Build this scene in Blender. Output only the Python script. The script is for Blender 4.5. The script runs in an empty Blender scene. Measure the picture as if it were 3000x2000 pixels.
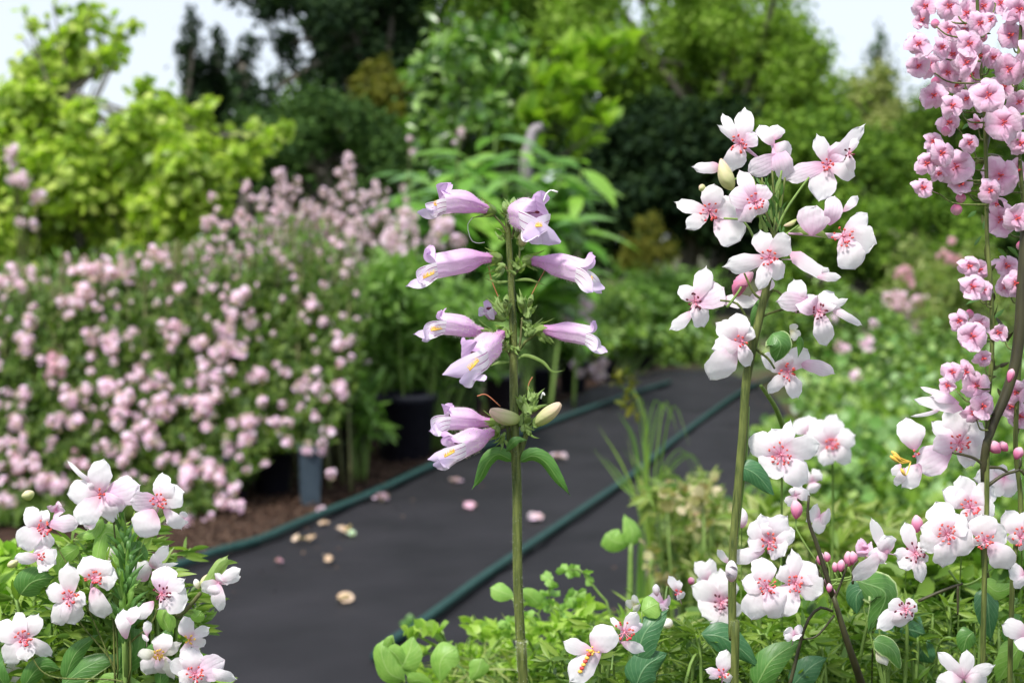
import bpy, math, random
import numpy as np
from mathutils import Vector, Matrix

# ------------------------------------------------------------------ camera, world, sun, exposure
random.seed(7)
rng = np.random.default_rng(11)
scene = bpy.context.scene
C = scene.collection
CAMH, FPX = 0.75, 4166.7
PITCH = math.atan(300 / FPX)
cam_d = bpy.data.cameras.new('camera')
cam_d.lens = 50; cam_d.sensor_width = 36; cam_d.clip_start = 0.02; cam_d.clip_end = 600
cam_d.dof.use_dof = True; cam_d.dof.focus_distance = 0.6; cam_d.dof.aperture_fstop = 14.5
cam = bpy.data.objects.new('camera', cam_d); C.objects.link(cam)
cam.location = (0, 0, CAMH); cam.rotation_euler = (math.pi / 2 - PITCH, 0, 0)
scene.camera = cam

world = bpy.data.worlds.new('World'); scene.world = world; world.use_nodes = True
wt = world.node_tree; wt.nodes.clear()
wo = wt.nodes.new('ShaderNodeOutputWorld'); wb = wt.nodes.new('ShaderNodeBackground')
sky = wt.nodes.new('ShaderNodeTexSky'); sky.sky_type = 'NISHITA'; sky.sun_disc = False
SUN_EL, SUN_AZ = 58, 215          # degrees; azimuth clockwise from +Y
sky.sun_elevation = math.radians(SUN_EL); sky.sun_rotation = math.radians(SUN_AZ)
sky.air_density = 1.0; sky.dust_density = 1.5
mx = wt.nodes.new('ShaderNodeMix'); mx.data_type = 'RGBA'; mx.inputs[0].default_value = 0.74
mx.inputs[7].default_value = (6.9, 7.35, 8.1, 1)      # thin bright cloud over the blue
wt.links.new(sky.outputs[0], mx.inputs[6]); wt.links.new(mx.outputs[2], wb.inputs[0])
wb.inputs[1].default_value = 0.10
wt.links.new(wb.outputs[0], wo.inputs[0])
sun_d = bpy.data.lights.new('sun', 'SUN'); sun_d.energy = 3.3; sun_d.angle = math.radians(9); sun_d.color = (1, .96, .9)
sun = bpy.data.objects.new('sun', sun_d); C.objects.link(sun)
az, el = math.radians(SUN_AZ), math.radians(SUN_EL)
sdir = Vector((math.sin(az) * math.cos(el), math.cos(az) * math.cos(el), math.sin(el)))
sun.rotation_euler = sdir.to_track_quat('Z', 'Y').to_euler()
scene.view_settings.view_transform = 'Standard'; scene.view_settings.look = 'None'
scene.view_settings.exposure = 0.62; scene.view_settings.gamma = 1.0
cy = scene.cycles
cy.use_denoising = True; cy.max_bounces = 6; cy.diffuse_bounces = 3; cy.glossy_bounces = 2
cy.transmission_bounces = 3; cy.transparent_max_bounces = 4; cy.caustics_reflective = False; cy.caustics_refractive = False

# ------------------------------------------------------------------ helpers
RV = np.array([1., 0, 0]); FV = np.array([0, math.cos(PITCH), -math.sin(PITCH)]); UV_ = np.array([0, math.sin(PITCH), math.cos(PITCH)])
CAMP = np.array([0, 0, CAMH])
def W(x, y, d):
    """point seen at photo pixel x, y (3000 x 2000) at distance d along the view axis"""
    return CAMP + d * (FV + RV * (x - 1500) / FPX - UV_ * (y - 1000) / FPX)
def G(x, y, z=0.):
    v = FV + RV * (x - 1500) / FPX - UV_ * (y - 1000) / FPX
    return CAMP + v * ((z - CAMH) / v[2])
WL = {}
def link(o, parent=None, origin=(0, 0, 0)):
    C.objects.link(o)
    origin = np.array(origin, float)
    if parent is not None:
        o.parent = parent; o.location = origin - WL[parent.name]
    else:
        o.location = origin
    WL[o.name] = origin
    return o
def thing(name, label, cat, loc, group=None):
    o = bpy.data.objects.new(name, None); o.empty_display_size = .05
    link(o, None, loc); o['label'] = label; o['category'] = cat
    if group: o['group'] = group
    return o
def tag(o, label, cat, group=None):
    o['label'] = label; o['category'] = cat
    if group: o['group'] = group
    return o
def mesh_np(name, V, F, mats, smooth=True, uv=None, mi=None):
    """V (n,3); F (m,k) array of one polygon size or list of tuples"""
    me = bpy.data.meshes.new(name)
    V = np.asarray(V, np.float32)
    if isinstance(F, np.ndarray):
        m, k = F.shape
        me.vertices.add(len(V)); me.vertices.foreach_set('co', V.ravel())
        me.loops.add(m * k); me.loops.foreach_set('vertex_index', F.astype(np.int32).ravel())
        me.polygons.add(m); me.polygons.foreach_set('loop_start', np.arange(0, m * k, k, dtype=np.int32))
        me.polygons.foreach_set('loop_total', np.full(m, k, np.int32))
    else:
        me.from_pydata([tuple(map(float, v)) for v in V], [], F)
    me.update(calc_edges=True)
    if uv is not None:
        l = me.uv_layers.new(name='UVMap')
        idx = np.empty(len(me.loops), np.int32); me.loops.foreach_get('vertex_index', idx)
        l.data.foreach_set('uv', np.asarray(uv, np.float32)[idx].ravel())
    for m_ in (mats if isinstance(mats, (list, tuple)) else [mats]): me.materials.append(m_)
    if mi is not None: me.polygons.foreach_set('material_index', np.asarray(mi, np.int32))
    if smooth: me.polygons.foreach_set('use_smooth', np.ones(len(me.polygons), bool))
    me.validate()
    return me
def obj(name, V, F, mats, parent=None, origin=None, smooth=True, uv=None, mi=None):
    V = np.asarray(V, float)
    if origin is None: origin = V[0] if parent is not None else V.mean(0)
    me = mesh_np(name, V - np.asarray(origin), F, mats, smooth, uv, mi)
    return link(bpy.data.objects.new(name, me), parent, origin)
def nrm(a):
    a = np.asarray(a, float); return a / (np.linalg.norm(a, axis=-1, keepdims=True) + 1e-12)
def spline(pts, n):
    """Catmull-Rom through pts, n samples"""
    P = np.asarray(pts, float)
    if len(P) == 2: return P[0] + (P[1] - P[0]) * np.linspace(0, 1, n)[:, None]
    E = np.vstack([2 * P[0] - P[1], P, 2 * P[-1] - P[-2]])
    t = np.linspace(0, len(P) - 1 - 1e-9, n); i = t.astype(int); f = (t - i)[:, None]
    a, b, c, d = E[i], E[i + 1], E[i + 2], E[i + 3]
    return .5 * ((2 * b) + (c - a) * f + (2 * a - 5 * b + 4 * c - d) * f ** 2 + (3 * b - a - 3 * c + d) * f ** 3)
def tube_geo(path, rad, k=8, cap=True):
    P = np.asarray(path, float); n = len(P)
    R = np.broadcast_to(np.asarray(rad, float), (n,)) if np.ndim(rad) else np.full(n, rad)
    T = nrm(np.gradient(P, axis=0)); ref = np.array([.31, .2, .93])
    if abs(T[0] @ ref) > .9: ref = np.array([1., .1, 0])
    A = nrm(np.cross(T, ref)); B = np.cross(T, A)
    th = np.arange(k) * 2 * math.pi / k
    V = (P[:, None] + R[:, None, None] * (np.cos(th)[None, :, None] * A[:, None] + np.sin(th)[None, :, None] * B[:, None])).reshape(-1, 3)
    i, j = np.meshgrid(np.arange(n - 1), np.arange(k), indexing='ij')
    F = np.stack([i * k + j, i * k + (j + 1) % k, (i + 1) * k + (j + 1) % k, (i + 1) * k + j], -1).reshape(-1, 4)
    F = [tuple(map(int, f)) for f in F]
    if cap: F += [tuple(range(k - 1, -1, -1)), tuple(range((n - 1) * k, n * k))]
    return V, F
def merge(parts):
    V, F, M, o = [], [], [], 0
    for v, f, m in parts:
        V.append(v); F += [tuple(i + o for i in q) for q in f]; M += [m] * len(f); o += len(v)
    return np.vstack(V), F, M
def tube(parent, name, pts, r0, r1, mat, n=14, k=8, wob=0):
    P = spline(pts, n)
    if wob: P[1:-1] += rng.normal(0, wob, (n - 2, 3))
    V, F = tube_geo(P, np.linspace(r0, r1, n), k)
    return obj(name, V, F, mat, parent, P[0])
def stalk(parent, px, w0, w1, d, mat, name='stem', n=14, k=8):
    """a stem through photo pixels (x, y[, extra depth]) with pixel widths"""
    P = [W(p[0], p[1], d + (p[2] if len(p) > 2 else 0)) for p in px]
    s = d / FPX / 2
    return tube(parent, name, P, w0 * s, w1 * s, mat, n, k)

# ------------------------------------------------------------------ materials
def ramp(nt, stops):
    r = nt.nodes.new('ShaderNodeValToRGB')
    while len(r.color_ramp.elements) < len(stops): r.color_ramp.elements.new(.5)
    for e, (p, c) in zip(r.color_ramp.elements, stops): e.position = p; e.color = (*c, 1)
    return r
def base_mat(name):
    m = bpy.data.materials.new(name); m.use_nodes = True
    nt = m.node_tree; return m, nt, nt.nodes['Principled BSDF'], nt.nodes['Material Output']
def thin(nt, p, out, colsock, trans, tint=(1, 1, 1)):
    """leaf or petal: lets some light through"""
    tr = nt.nodes.new('ShaderNodeBsdfTranslucent'); mix = nt.nodes.new('ShaderNodeMixShader'); mix.inputs[0].default_value = trans
    mu = nt.nodes.new('ShaderNodeMix'); mu.data_type = 'RGBA'; mu.blend_type = 'MULTIPLY'; mu.inputs[0].default_value = 1
    nt.links.new(colsock, mu.inputs[6]); mu.inputs[7].default_value = (*tint, 1)
    nt.links.new(mu.outputs[2], tr.inputs[0]); nt.links.new(p.outputs[0], mix.inputs[1]); nt.links.new(tr.outputs[0], mix.inputs[2])
    nt.links.new(mix.outputs[0], out.inputs[0])
def rand_sock(nt):
    g = nt.nodes.new('ShaderNodeNewGeometry'); oi = nt.nodes.new('ShaderNodeObjectInfo')
    a = nt.nodes.new('ShaderNodeMath'); a.operation = 'ADD'; f = nt.nodes.new('ShaderNodeMath'); f.operation = 'FRACT'
    nt.links.new(g.outputs['Random Per Island'], a.inputs[0]); nt.links.new(oi.outputs['Random'], a.inputs[1]); nt.links.new(a.outputs[0], f.inputs[0])
    return f.outputs[0]
def foliage_mat(name, cols, trans=.35, rough=.45, spec=.4):
    """per-leaf random colour out of cols"""
    m, nt, p, out = base_mat(name)
    r = ramp(nt, [(i / max(1, len(cols) - 1), c) for i, c in enumerate(cols)])
    nt.links.new(rand_sock(nt), r.inputs[0])
    nt.links.new(r.outputs[0], p.inputs['Base Color']); p.inputs['Roughness'].default_value = rough
    p.inputs['Specular IOR Level'].default_value = spec
    thin(nt, p, out, r.outputs[0], trans, (1.3, 1.5, .7))
    return m
def leaf_mat(name, c1, c2, vein, trans=.25, rough=.38, edge=None):
    """close leaf: midrib and side veins from the UV map"""
    m, nt, p, out = base_mat(name); N = nt.nodes; L = nt.links
    uv = N.new('ShaderNodeUVMap'); sx = N.new('ShaderNodeSeparateXYZ'); L.new(uv.outputs[0], sx.inputs[0])
    no = N.new('ShaderNodeTexNoise'); no.inputs['Scale'].default_value = 220; tc = N.new('ShaderNodeTexCoord'); L.new(tc.outputs['Object'], no.inputs[0])
    r = ramp(nt, [(.3, c1), (.7, c2)]); L.new(no.outputs[0], r.inputs[0])
    ab = N.new('ShaderNodeMath'); ab.operation = 'SUBTRACT'; L.new(sx.outputs[0], ab.inputs[0]); ab.inputs[1].default_value = .5
    a2 = N.new('ShaderNodeMath'); a2.operation = 'ABSOLUTE'; L.new(ab.outputs[0], a2.inputs[0])
    # side veins: sine of v*freq - |s|*k
    mv = N.new('ShaderNodeMath'); mv.operation = 'MULTIPLY_ADD'; L.new(a2.outputs[0], mv.inputs[0]); mv.inputs[1].default_value = -.9; L.new(sx.outputs[1], mv.inputs[2])
    ms = N.new('ShaderNodeMath'); ms.operation = 'MULTIPLY'; L.new(mv.outputs[0], ms.inputs[0]); ms.inputs[1].default_value = 44
    si = N.new('ShaderNodeMath'); si.operation = 'SINE'; L.new(ms.outputs[0], si.inputs[0])
    gt = N.new('ShaderNodeMapRange'); L.new(si.outputs[0], gt.inputs[0]); gt.inputs[1].default_value = .8; gt.inputs[2].default_value = 1; gt.inputs[4].default_value = .35
    lt = N.new('ShaderNodeMapRange'); L.new(a2.outputs[0], lt.inputs[0]); lt.inputs[1].default_value = .035; lt.inputs[2].default_value = .01; lt.inputs[4].default_value = .8
    mxm = N.new('ShaderNodeMath'); mxm.operation = 'MAXIMUM'; L.new(gt.outputs[0], mxm.inputs[0]); L.new(lt.outputs[0], mxm.inputs[1])
    mc = N.new('ShaderNodeMix'); mc.data_type = 'RGBA'; L.new(mxm.outputs[0], mc.inputs[0]); L.new(r.outputs[0], mc.inputs[6]); mc.inputs[7].default_value = (*vein, 1)
    col = mc.outputs[2]
    if edge:
        er = N.new('ShaderNodeMapRange'); L.new(a2.outputs[0], er.inputs[0]); er.inputs[1].default_value = .43; er.inputs[2].default_value = .48
        me_ = N.new('ShaderNodeMix'); me_.data_type = 'RGBA'; L.new(er.outputs[0], me_.inputs[0]); L.new(col, me_.inputs[6]); me_.inputs[7].default_value = (*edge, 1); col = me_.outputs[2]
    L.new(col, p.inputs['Base Color']); p.inputs['Roughness'].default_value = rough
    bu = N.new('ShaderNodeBump'); bu.inputs['Strength'].default_value = .5; bu.inputs['Distance'].default_value = .0005; bu.invert = True
    L.new(mxm.outputs[0], bu.inputs['Height']); L.new(bu.outputs[0], p.inputs['Normal'])
    thin(nt, p, out, col, trans, (1.3, 1.5, .7)); return m
def petal_mat(name, base, mid, tip, trans=.35, vein=.1, veincol=(.6, .3, .6), stripes=34, lines=None, rough=.75):
    """petal: colour runs from base to tip along v; faint veins run lengthwise"""
    m, nt, p, out = base_mat(name); N = nt.nodes; L = nt.links
    uv = N.new('ShaderNodeUVMap'); sx = N.new('ShaderNodeSeparateXYZ'); L.new(uv.outputs[0], sx.inputs[0])
    tc = N.new('ShaderNodeTexCoord'); no = N.new('ShaderNodeTexNoise'); no.inputs['Scale'].default_value = 160; L.new(tc.outputs['Object'], no.inputs[0])
    ad = N.new('ShaderNodeMath'); ad.operation = 'MULTIPLY_ADD'; L.new(no.outputs[0], ad.inputs[0]); ad.inputs[1].default_value = .3; L.new(sx.outputs[1], ad.inputs[2])
    sb = N.new('ShaderNodeMath'); sb.operation = 'SUBTRACT'; L.new(ad.outputs[0], sb.inputs[0]); sb.inputs[1].default_value = .15
    r = ramp(nt, [(0, base), (.4, mid), (.9, tip)]); L.new(sb.outputs[0], r.inputs[0])
    ma = N.new('ShaderNodeMath'); ma.operation = 'MULTIPLY'; L.new(sx.outputs[0], ma.inputs[0]); ma.inputs[1].default_value = stripes
    n2 = N.new('ShaderNodeMath'); n2.operation = 'MULTIPLY_ADD'; L.new(no.outputs[0], n2.inputs[0]); n2.inputs[1].default_value = 6; L.new(ma.outputs[0], n2.inputs[2])
    si = N.new('ShaderNodeMath'); si.operation = 'SINE'; L.new(n2.outputs[0], si.inputs[0])
    mr = N.new('ShaderNodeMapRange'); L.new(si.outputs[0], mr.inputs[0]); mr.inputs[1].default_value = .2; mr.inputs[2].default_value = 1; mr.inputs[4].default_value = vein
    mc = N.new('ShaderNodeMix'); mc.data_type = 'RGBA'; L.new(mr.outputs[0], mc.inputs[0]); L.new(r.outputs[0], mc.inputs[6]); mc.inputs[7].default_value = (*veincol, 1)
    col = mc.outputs[2]
    if lines:   # nectar guides printed on the lip
        m3 = N.new('ShaderNodeMath'); m3.operation = 'MULTIPLY'; L.new(sx.outputs[0], m3.inputs[0]); m3.inputs[1].default_value = 18.85
        s3 = N.new('ShaderNodeMath'); s3.operation = 'SINE'; L.new(m3.outputs[0], s3.inputs[0])
        g3 = N.new('ShaderNodeMapRange'); L.new(s3.outputs[0], g3.inputs[0]); g3.inputs[1].default_value = .9; g3.inputs[2].default_value = .98
        g4 = N.new('ShaderNodeMapRange'); L.new(sb.outputs[0], g4.inputs[0]); g4.inputs[1].default_value = .62; g4.inputs[2].default_value = .35
        m5 = N.new('ShaderNodeMath'); m5.operation = 'MULTIPLY'; L.new(g3.outputs[0], m5.inputs[0]); L.new(g4.outputs[0], m5.inputs[1])
        mm = N.new('ShaderNodeMix'); mm.data_type = 'RGBA'; L.new(m5.outputs[0], mm.inputs[0]); L.new(col, mm.inputs[6]); mm.inputs[7].default_value = (*lines, 1); col = mm.outputs[2]
    L.new(col, p.inputs['Base Color']); p.inputs['Roughness'].default_value = rough; p.inputs['Specular IOR Level'].default_value = .12
    bu = N.new('ShaderNodeBump'); bu.inputs['Strength'].default_value = .5; bu.inputs['Distance'].default_value = .0005
    hh = N.new('ShaderNodeMath'); hh.operation = 'MULTIPLY_ADD'; L.new(mr.outputs[0], hh.inputs[0]); hh.inputs[1].default_value = 1.5; L.new(no.outputs[0], hh.inputs[2]); L.new(hh.outputs[0], bu.inputs['Height']); L.new(bu.outputs[0], p.inputs['Normal'])
    thin(nt, p, out, col, trans); return m
def solid_mat(name, c1, c2=None, rough=.6, scale=60, bump=0., spec=.3, bd=.001, detail=4, stretch=None):
    m, nt, p, out = base_mat(name); N = nt.nodes; L = nt.links
    c2 = c2 or tuple(x * .7 for x in c1)
    tc = N.new('ShaderNodeTexCoord'); no = N.new('ShaderNodeTexNoise'); no.inputs['Scale'].default_value = scale; no.inputs['Detail'].default_value = detail
    src = tc.outputs['Object']
    if stretch:
        mp = N.new('ShaderNodeMapping'); mp.inputs['Scale'].default_value = stretch; L.new(src, mp.inputs[0]); src = mp.outputs[0]
    L.new(src, no.inputs[0]); r = ramp(nt, [(.3, c1), (.7, c2)]); L.new(no.outputs[0], r.inputs[0])
    L.new(r.outputs[0], p.inputs['Base Color']); p.inputs['Roughness'].default_value = rough; p.inputs['Specular IOR Level'].default_value = spec
    if bump:
        b = N.new('ShaderNodeBump'); b.inputs['Strength'].default_value = bump; b.inputs['Distance'].default_value = bd
        L.new(no.outputs[0], b.inputs['Height']); L.new(b.outputs[0], p.inputs['Normal'])
    return m
M = {}
M['petal'] = petal_mat('white_petal', (.84, .44, .62), (.92, .84, .89), (.94, .93, .94), .40, .05, (.84, .68, .80))
M['petal_pink'] = petal_mat('pale_pink_petal', (.80, .42, .64), (.88, .68, .82), (.92, .86, .91), .35, .12, (.72, .36, .58))
M['petal_cream'] = petal_mat('cream_petal', (.85, .78, .45), (.90, .88, .78), (.92, .90, .88), .35, .05, (.8, .75, .5))
M['blossom'] = petal_mat('pink_blossom_petal', (.70, .20, .38), (.85, .54, .72), (.89, .69, .82), .35, .10, (.74, .34, .54))
M['tube'] = petal_mat('lilac_corolla', (.70, .26, .64), (.80, .50, .78), (.88, .70, .87), .38, .30, (.70, .38, .72), 46)
M['lobe'] = petal_mat('lilac_lobe', (.86, .72, .88), (.80, .60, .85), (.76, .52, .82), .35, .15, (.62, .38, .70), 24)
M['lip'] = petal_mat('white_lip_with_purple_lines', (.88, .86, .88), (.88, .84, .90), (.76, .62, .86), .35, .05, (.7, .5, .8), 24, lines=(.35, .03, .28))
M['throat'] = solid_mat('purple_throat', (.40, .12, .30), (.2, .03, .14), .7)
M['anther'] = solid_mat('red_anther', (.62, .05, .08), (.75, .16, .10), .6, 300)
M['filament'] = solid_mat('pink_filament', (.78, .22, .34), (.85, .4, .5), .6, 300)
M['yellow'] = solid_mat('yellow_beard', (.85, .48, .06), (.9, .62, .15), .7, 300)
M['darkanther'] = solid_mat('dark_anther', (.05, .01, .02), (.2, .02, .04), .5, 300)
M['whitestyle'] = solid_mat('white_style', (.85, .85, .82), (.8, .78, .78), .5)
M['redstyle'] = solid_mat('red_brown_style', (.40, .12, .06), (.5, .2, .1), .5)
M['stem'] = solid_mat('olive_hairy_stem', (.17, .20, .05), (.045, .07, .015), .6, 900, .7, .3, .0004, 4, (1, 1, .08))
M['stem_brown'] = solid_mat('brown_green_stem', (.13, .11, .05), (.10, .13, .04), .6, 500, .4, .3, .0003, 4, (1, 1, .12))
M['stem_dark'] = solid_mat('dark_stem', (.03, .026, .014), (.06, .06, .022), .5, 300, .5, .4, .0005, 4, (1, 1, .2))
M['stem_light'] = solid_mat('light_green_stem', (.22, .34, .08), (.15, .25, .06), .5, 200)
M['hair'] = solid_mat('stem_hair', (.6, .66, .5), (.7, .7, .6), .5)
M['sepal'] = leaf_mat('sepal_green', (.20, .32, .08), (.30, .42, .12), (.38, .5, .2), .3, .5)
M['bud'] = petal_mat('cream_green_bud', (.42, .55, .14), (.66, .70, .34), (.80, .62, .48), .25, .25, (.4, .5, .15), 30)
M['pinkbud'] = petal_mat('pink_bud', (.70, .14, .30), (.76, .25, .42), (.84, .55, .62), .2, .15)
M['leaf'] = leaf_mat('mid_green_leaf', (.07, .19, .035), (.10, .25, .05), (.26, .42, .14), .22, .42)
M['leaf_teal'] = leaf_mat('blue_green_leaf', (.045, .15, .06), (.07, .20, .08), (.20, .36, .18), .2, .4)
M['leaf_light'] = leaf_mat('light_green_leaf', (.20, .40, .07), (.28, .48, .10), (.4, .58, .2), .3, .45)
M['leaf_edge'] = leaf_mat('leaf_with_pale_edge', (.07, .18, .04), (.10, .24, .05), (.22, .38, .14), .2, .4, (.5, .62, .3))
M['fine'] = foliage_mat('fine_herb_foliage', [(.06, .14, .02), (.15, .27, .035), (.28, .40, .07), (.09, .18, .03)], .35)
M['curly'] = foliage_mat('yellow_green_herb', [(.25, .42, .05), (.36, .54, .08), (.42, .58, .12), (.18, .34, .05)], .4)
M['ygreen'] = foliage_mat('yellow_green_shrub', [(.34, .50, .05), (.46, .58, .08), (.16, .27, .025), (.62, .70, .18)], .42)
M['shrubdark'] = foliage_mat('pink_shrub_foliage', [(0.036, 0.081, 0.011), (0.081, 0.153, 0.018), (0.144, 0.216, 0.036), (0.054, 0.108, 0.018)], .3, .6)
M['perennial'] = foliage_mat('fresh_green_large_leaves', [(.06, .18, .02), (.14, .32, .04), (.24, .44, .06), (.16, .32, .12)], .35, .4)
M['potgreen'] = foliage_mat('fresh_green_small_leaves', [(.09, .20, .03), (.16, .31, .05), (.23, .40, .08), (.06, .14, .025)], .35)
M['bush'] = foliage_mat('mid_green_bush', [(.03, .08, .012), (.07, .17, .02), (.16, .30, .04), (.28, .44, .12)], .25, .3, .6)
M['bushlight'] = foliage_mat('lime_green_shoots', [(.24, .38, .03), (.32, .48, .05), (.16, .30, .04)], .4)
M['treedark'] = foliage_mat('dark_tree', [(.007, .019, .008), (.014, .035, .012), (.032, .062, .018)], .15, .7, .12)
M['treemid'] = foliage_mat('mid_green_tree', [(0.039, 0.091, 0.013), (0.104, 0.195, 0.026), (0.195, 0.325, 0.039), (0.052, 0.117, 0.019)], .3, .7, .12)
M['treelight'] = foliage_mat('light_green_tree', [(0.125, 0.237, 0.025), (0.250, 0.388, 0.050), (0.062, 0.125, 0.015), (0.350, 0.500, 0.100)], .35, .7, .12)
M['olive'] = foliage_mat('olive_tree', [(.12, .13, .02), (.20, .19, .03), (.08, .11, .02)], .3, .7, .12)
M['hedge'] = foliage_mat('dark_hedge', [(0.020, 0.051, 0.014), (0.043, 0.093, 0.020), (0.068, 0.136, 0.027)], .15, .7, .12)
M['oliveshrub'] = foliage_mat('beige_olive_shrub', [(0.264, 0.312, 0.096), (0.360, 0.384, 0.144), (0.180, 0.240, 0.060)], .3, .7, .12)
M['cover'] = foliage_mat('ground_cover', [(0.092, 0.196, 0.017), (0.218, 0.356, 0.040), (0.034, 0.092, 0.011), (0.172, 0.322, 0.081), (0.345, 0.483, 0.138)], .3)
M['palebud'] = foliage_mat('pale_tan_petals', [(.72, .54, .40), (.80, .66, .52), (.66, .46, .30)], .2, .7)
M['paleround'] = foliage_mat('pale_round_leaves', [(.12, .27, .05), (.20, .36, .09), (.34, .50, .24), (.15, .30, .06), (.08, .20, .03)], .3)
M['grass'] = foliage_mat('grass_blades', [(.12, .22, .03), (.24, .34, .06), (.36, .40, .14), (.08, .17, .03)], .3)
M['seed'] = foliage_mat('beige_seed_heads', [(.46, .40, .22), (.56, .48, .32), (.36, .38, .14), (.4, .26, .16)], .3, .7)
M['pinkhead'] = foliage_mat('pale_pink_florets', [(.72, .42, .66), (.80, .56, .76), (.87, .75, .86), (.74, .46, .68)], .3, .6, .2)
M['deeppink'] = foliage_mat('deep_pink_florets', [(.62, .30, .42), (.74, .46, .58), (.7, .38, .5)], .3, .6, .2)
M['lilachead'] = foliage_mat('lilac_florets', [(.60, .42, .60), (.72, .54, .70), (.80, .66, .78), (.62, .44, .6)], .3, .6, .2)
M['whitehead'] = foliage_mat('white_green_florets', [(.74, .86, .74), (.84, .88, .84), (.66, .80, .66)], .3, .6, .2)
M['bark'] = solid_mat('grey_bark', (.16, .15, .13), (.08, .07, .05), .8, 40, .8, .2, .01)
M['hose'] = solid_mat('dark_green_hose', (.006, .040, .036), (.02, .07, .06), .55, 60, .4, .3)
M['pot_black'] = solid_mat('black_plastic_pot', (.012, .012, .02), (.02, .02, .03), .45, 20, 0, .4)
M['pot_grey'] = solid_mat('grey_blue_plastic_pot', (.055, .08, .105), (.04, .06, .08), .6, 30)
M['soil'] = solid_mat('brown_soil', (.06, .034, .024), (.022, .013, .010), .9, 25, 1, .1, .03, 8)
M['chip'] = foliage_mat('bark_chips', [(.07, .035, .022), (.11, .06, .035), (.035, .02, .014), (.17, .11, .07)], 0, .8)
M['black_edge'] = solid_mat('black_edge', (.01, .01, .012), (.02, .02, .02), .7)

# ------------------------------------------------------------------ leaf clouds
def tmpl_rows(ws, bend=.06, drop=.1):
    us = np.linspace(0, 1, len(ws) + 2)[1:-1]
    V = [(0, 0, 0)]; F = []
    for u, w in zip(us, ws): V += [(-w / 2, u, bend - drop * u * u), (0, u, -drop * u * u), (w / 2, u, bend - drop * u * u)]
    V.append((0, 1, -drop)); n = len(ws); t = len(V) - 1
    F += [(0, 2, 1), (0, 3, 2)]
    for i in range(n - 1):
        a, b = 1 + 3 * i, 4 + 3 * i
        F += [(a, a + 1, b + 1), (a, b + 1, b), (a + 1, a + 2, b + 2), (a + 1, b + 2, b + 1)]
    a = 1 + 3 * (n - 1); F += [(a, a + 1, t), (a + 1, a + 2, t)]
    return np.array(V, float), np.array(F)
T_RH = (np.array([(0, 0, 0), (.3, .45, .05), (0, 1, -.05), (-.3, .45, .05)], float), np.array([(0, 1, 2), (0, 2, 3)]))
T_LEAF = tmpl_rows([.34, .42, .3], .05, .15)
T_ROUND = tmpl_rows([.66, .88, .66], .08, .1)
T_LANCE = tmpl_rows([.16, .2, .13], .03, .22)
T_BLADE = tmpl_rows([.05, .05, .045, .03], .008, .5)
def pom(nf, k=5, seed=1):
    r = np.random.default_rng(seed); V, F = [], []
    for i in range(nf):
        z = 1 - (i + .5) * 2 / nf * .95; ph = i * 2.4 + r.random(); s = math.sqrt(1 - z * z)
        c = np.array([s * math.cos(ph), s * math.sin(ph), z]); n = nrm(c + r.normal(0, .15, 3)); a = nrm(np.cross(n, r.normal(size=3))); b = np.cross(n, a); c = c * r.uniform(.3, .85) * np.array([1, .8 + .3 * (seed % 2), 1]) + np.array([.25 * math.sin(seed * 3), .2 * math.cos(seed * 5), 0]) * (i % 2)
        if i % 5 == seed % 5: continue
        for j in range(k):
            t = j * 2 * math.pi / k; d = a * math.cos(t) + b * math.sin(t); e = np.cross(n, d); o = len(V)
            V += [c, c + d * .3 + e * .2 + n * .05, c + d * .5 + n * .0, c + d * .3 - e * .2 + n * .05]
            F += [(o, o + 1, o + 2), (o, o + 2, o + 3)]
    return np.array(V), np.array(F)
T_POM = [pom(12, 5, 1), pom(9, 5, 2), pom(13, 5, 3), pom(8, 5, 4), pom(7, 5, 6), pom(11, 5, 7)]
T_FLORET = pom(3, 5, 4)
_tm = {}
def tmesh(name, T, mat):
    k = (name, id(T[0]), mat.name)
    if k not in _tm: _tm[k] = mesh_np(name, T[0], T[1], mat, smooth=False)
    return _tm[k]
def bases(n, up, out=None, along=None, spread=1.):
    N = rng.normal(0, spread, (n, 3)) * .6 + np.array([0, 0, up])
    if out is not None: N = N + out
    N = nrm(N)
    t = rng.normal(0, 1, (n, 3)) if along is None else along + rng.normal(0, .25, (n, 3))
    t = nrm(t - (t * N).sum(1, keepdims=True) * N); b = np.cross(t, N)
    return np.stack([b, t, N], -1)              # columns x, y, z
def cloud(name, parent, P, size, mat, T=T_RH, up=.7, out=None, along=None, parts=0, part_name='leaf', basis=None, stuff=True, frm=None):
    P = np.asarray(P, float); n = len(P)
    size = np.broadcast_to(np.asarray(size, float), (n,)) * rng.uniform(.7, 1.25, n)
    Bm = basis if basis is not None else bases(n, up, out, along)
    if parts:
        key = np.linalg.norm(P - CAMP, axis=1) / size if frm is None else frm
        order = np.argsort(key); sel = order[:parts]; rest = order[parts:]
        Ts = T if isinstance(T, list) else [T]
        for q, i in enumerate(sel):
            o = bpy.data.objects.new(part_name, tmesh(part_name, Ts[q % len(Ts)], mat))
            link(o, parent, P[i]); o.rotation_euler = Matrix(Bm[i].tolist()).to_euler(); o.scale = (size[i],) * 3
        P, size, Bm = P[rest], size[rest], Bm[rest]
    if len(P) == 0: return None
    if isinstance(T, list): T = T[0]
    V = np.einsum('nij,kj->nki', Bm, T[0]) * size[:, None, None] + P[:, None]
    F = T[1][None] + (np.arange(len(P)) * len(T[0]))[:, None, None]
    o = obj(name, V.reshape(-1, 3), F.reshape(-1, T[1].shape[1]), mat, parent, P.mean(0), smooth=False)
    if stuff: o['kind'] = 'stuff'
    return o
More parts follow.
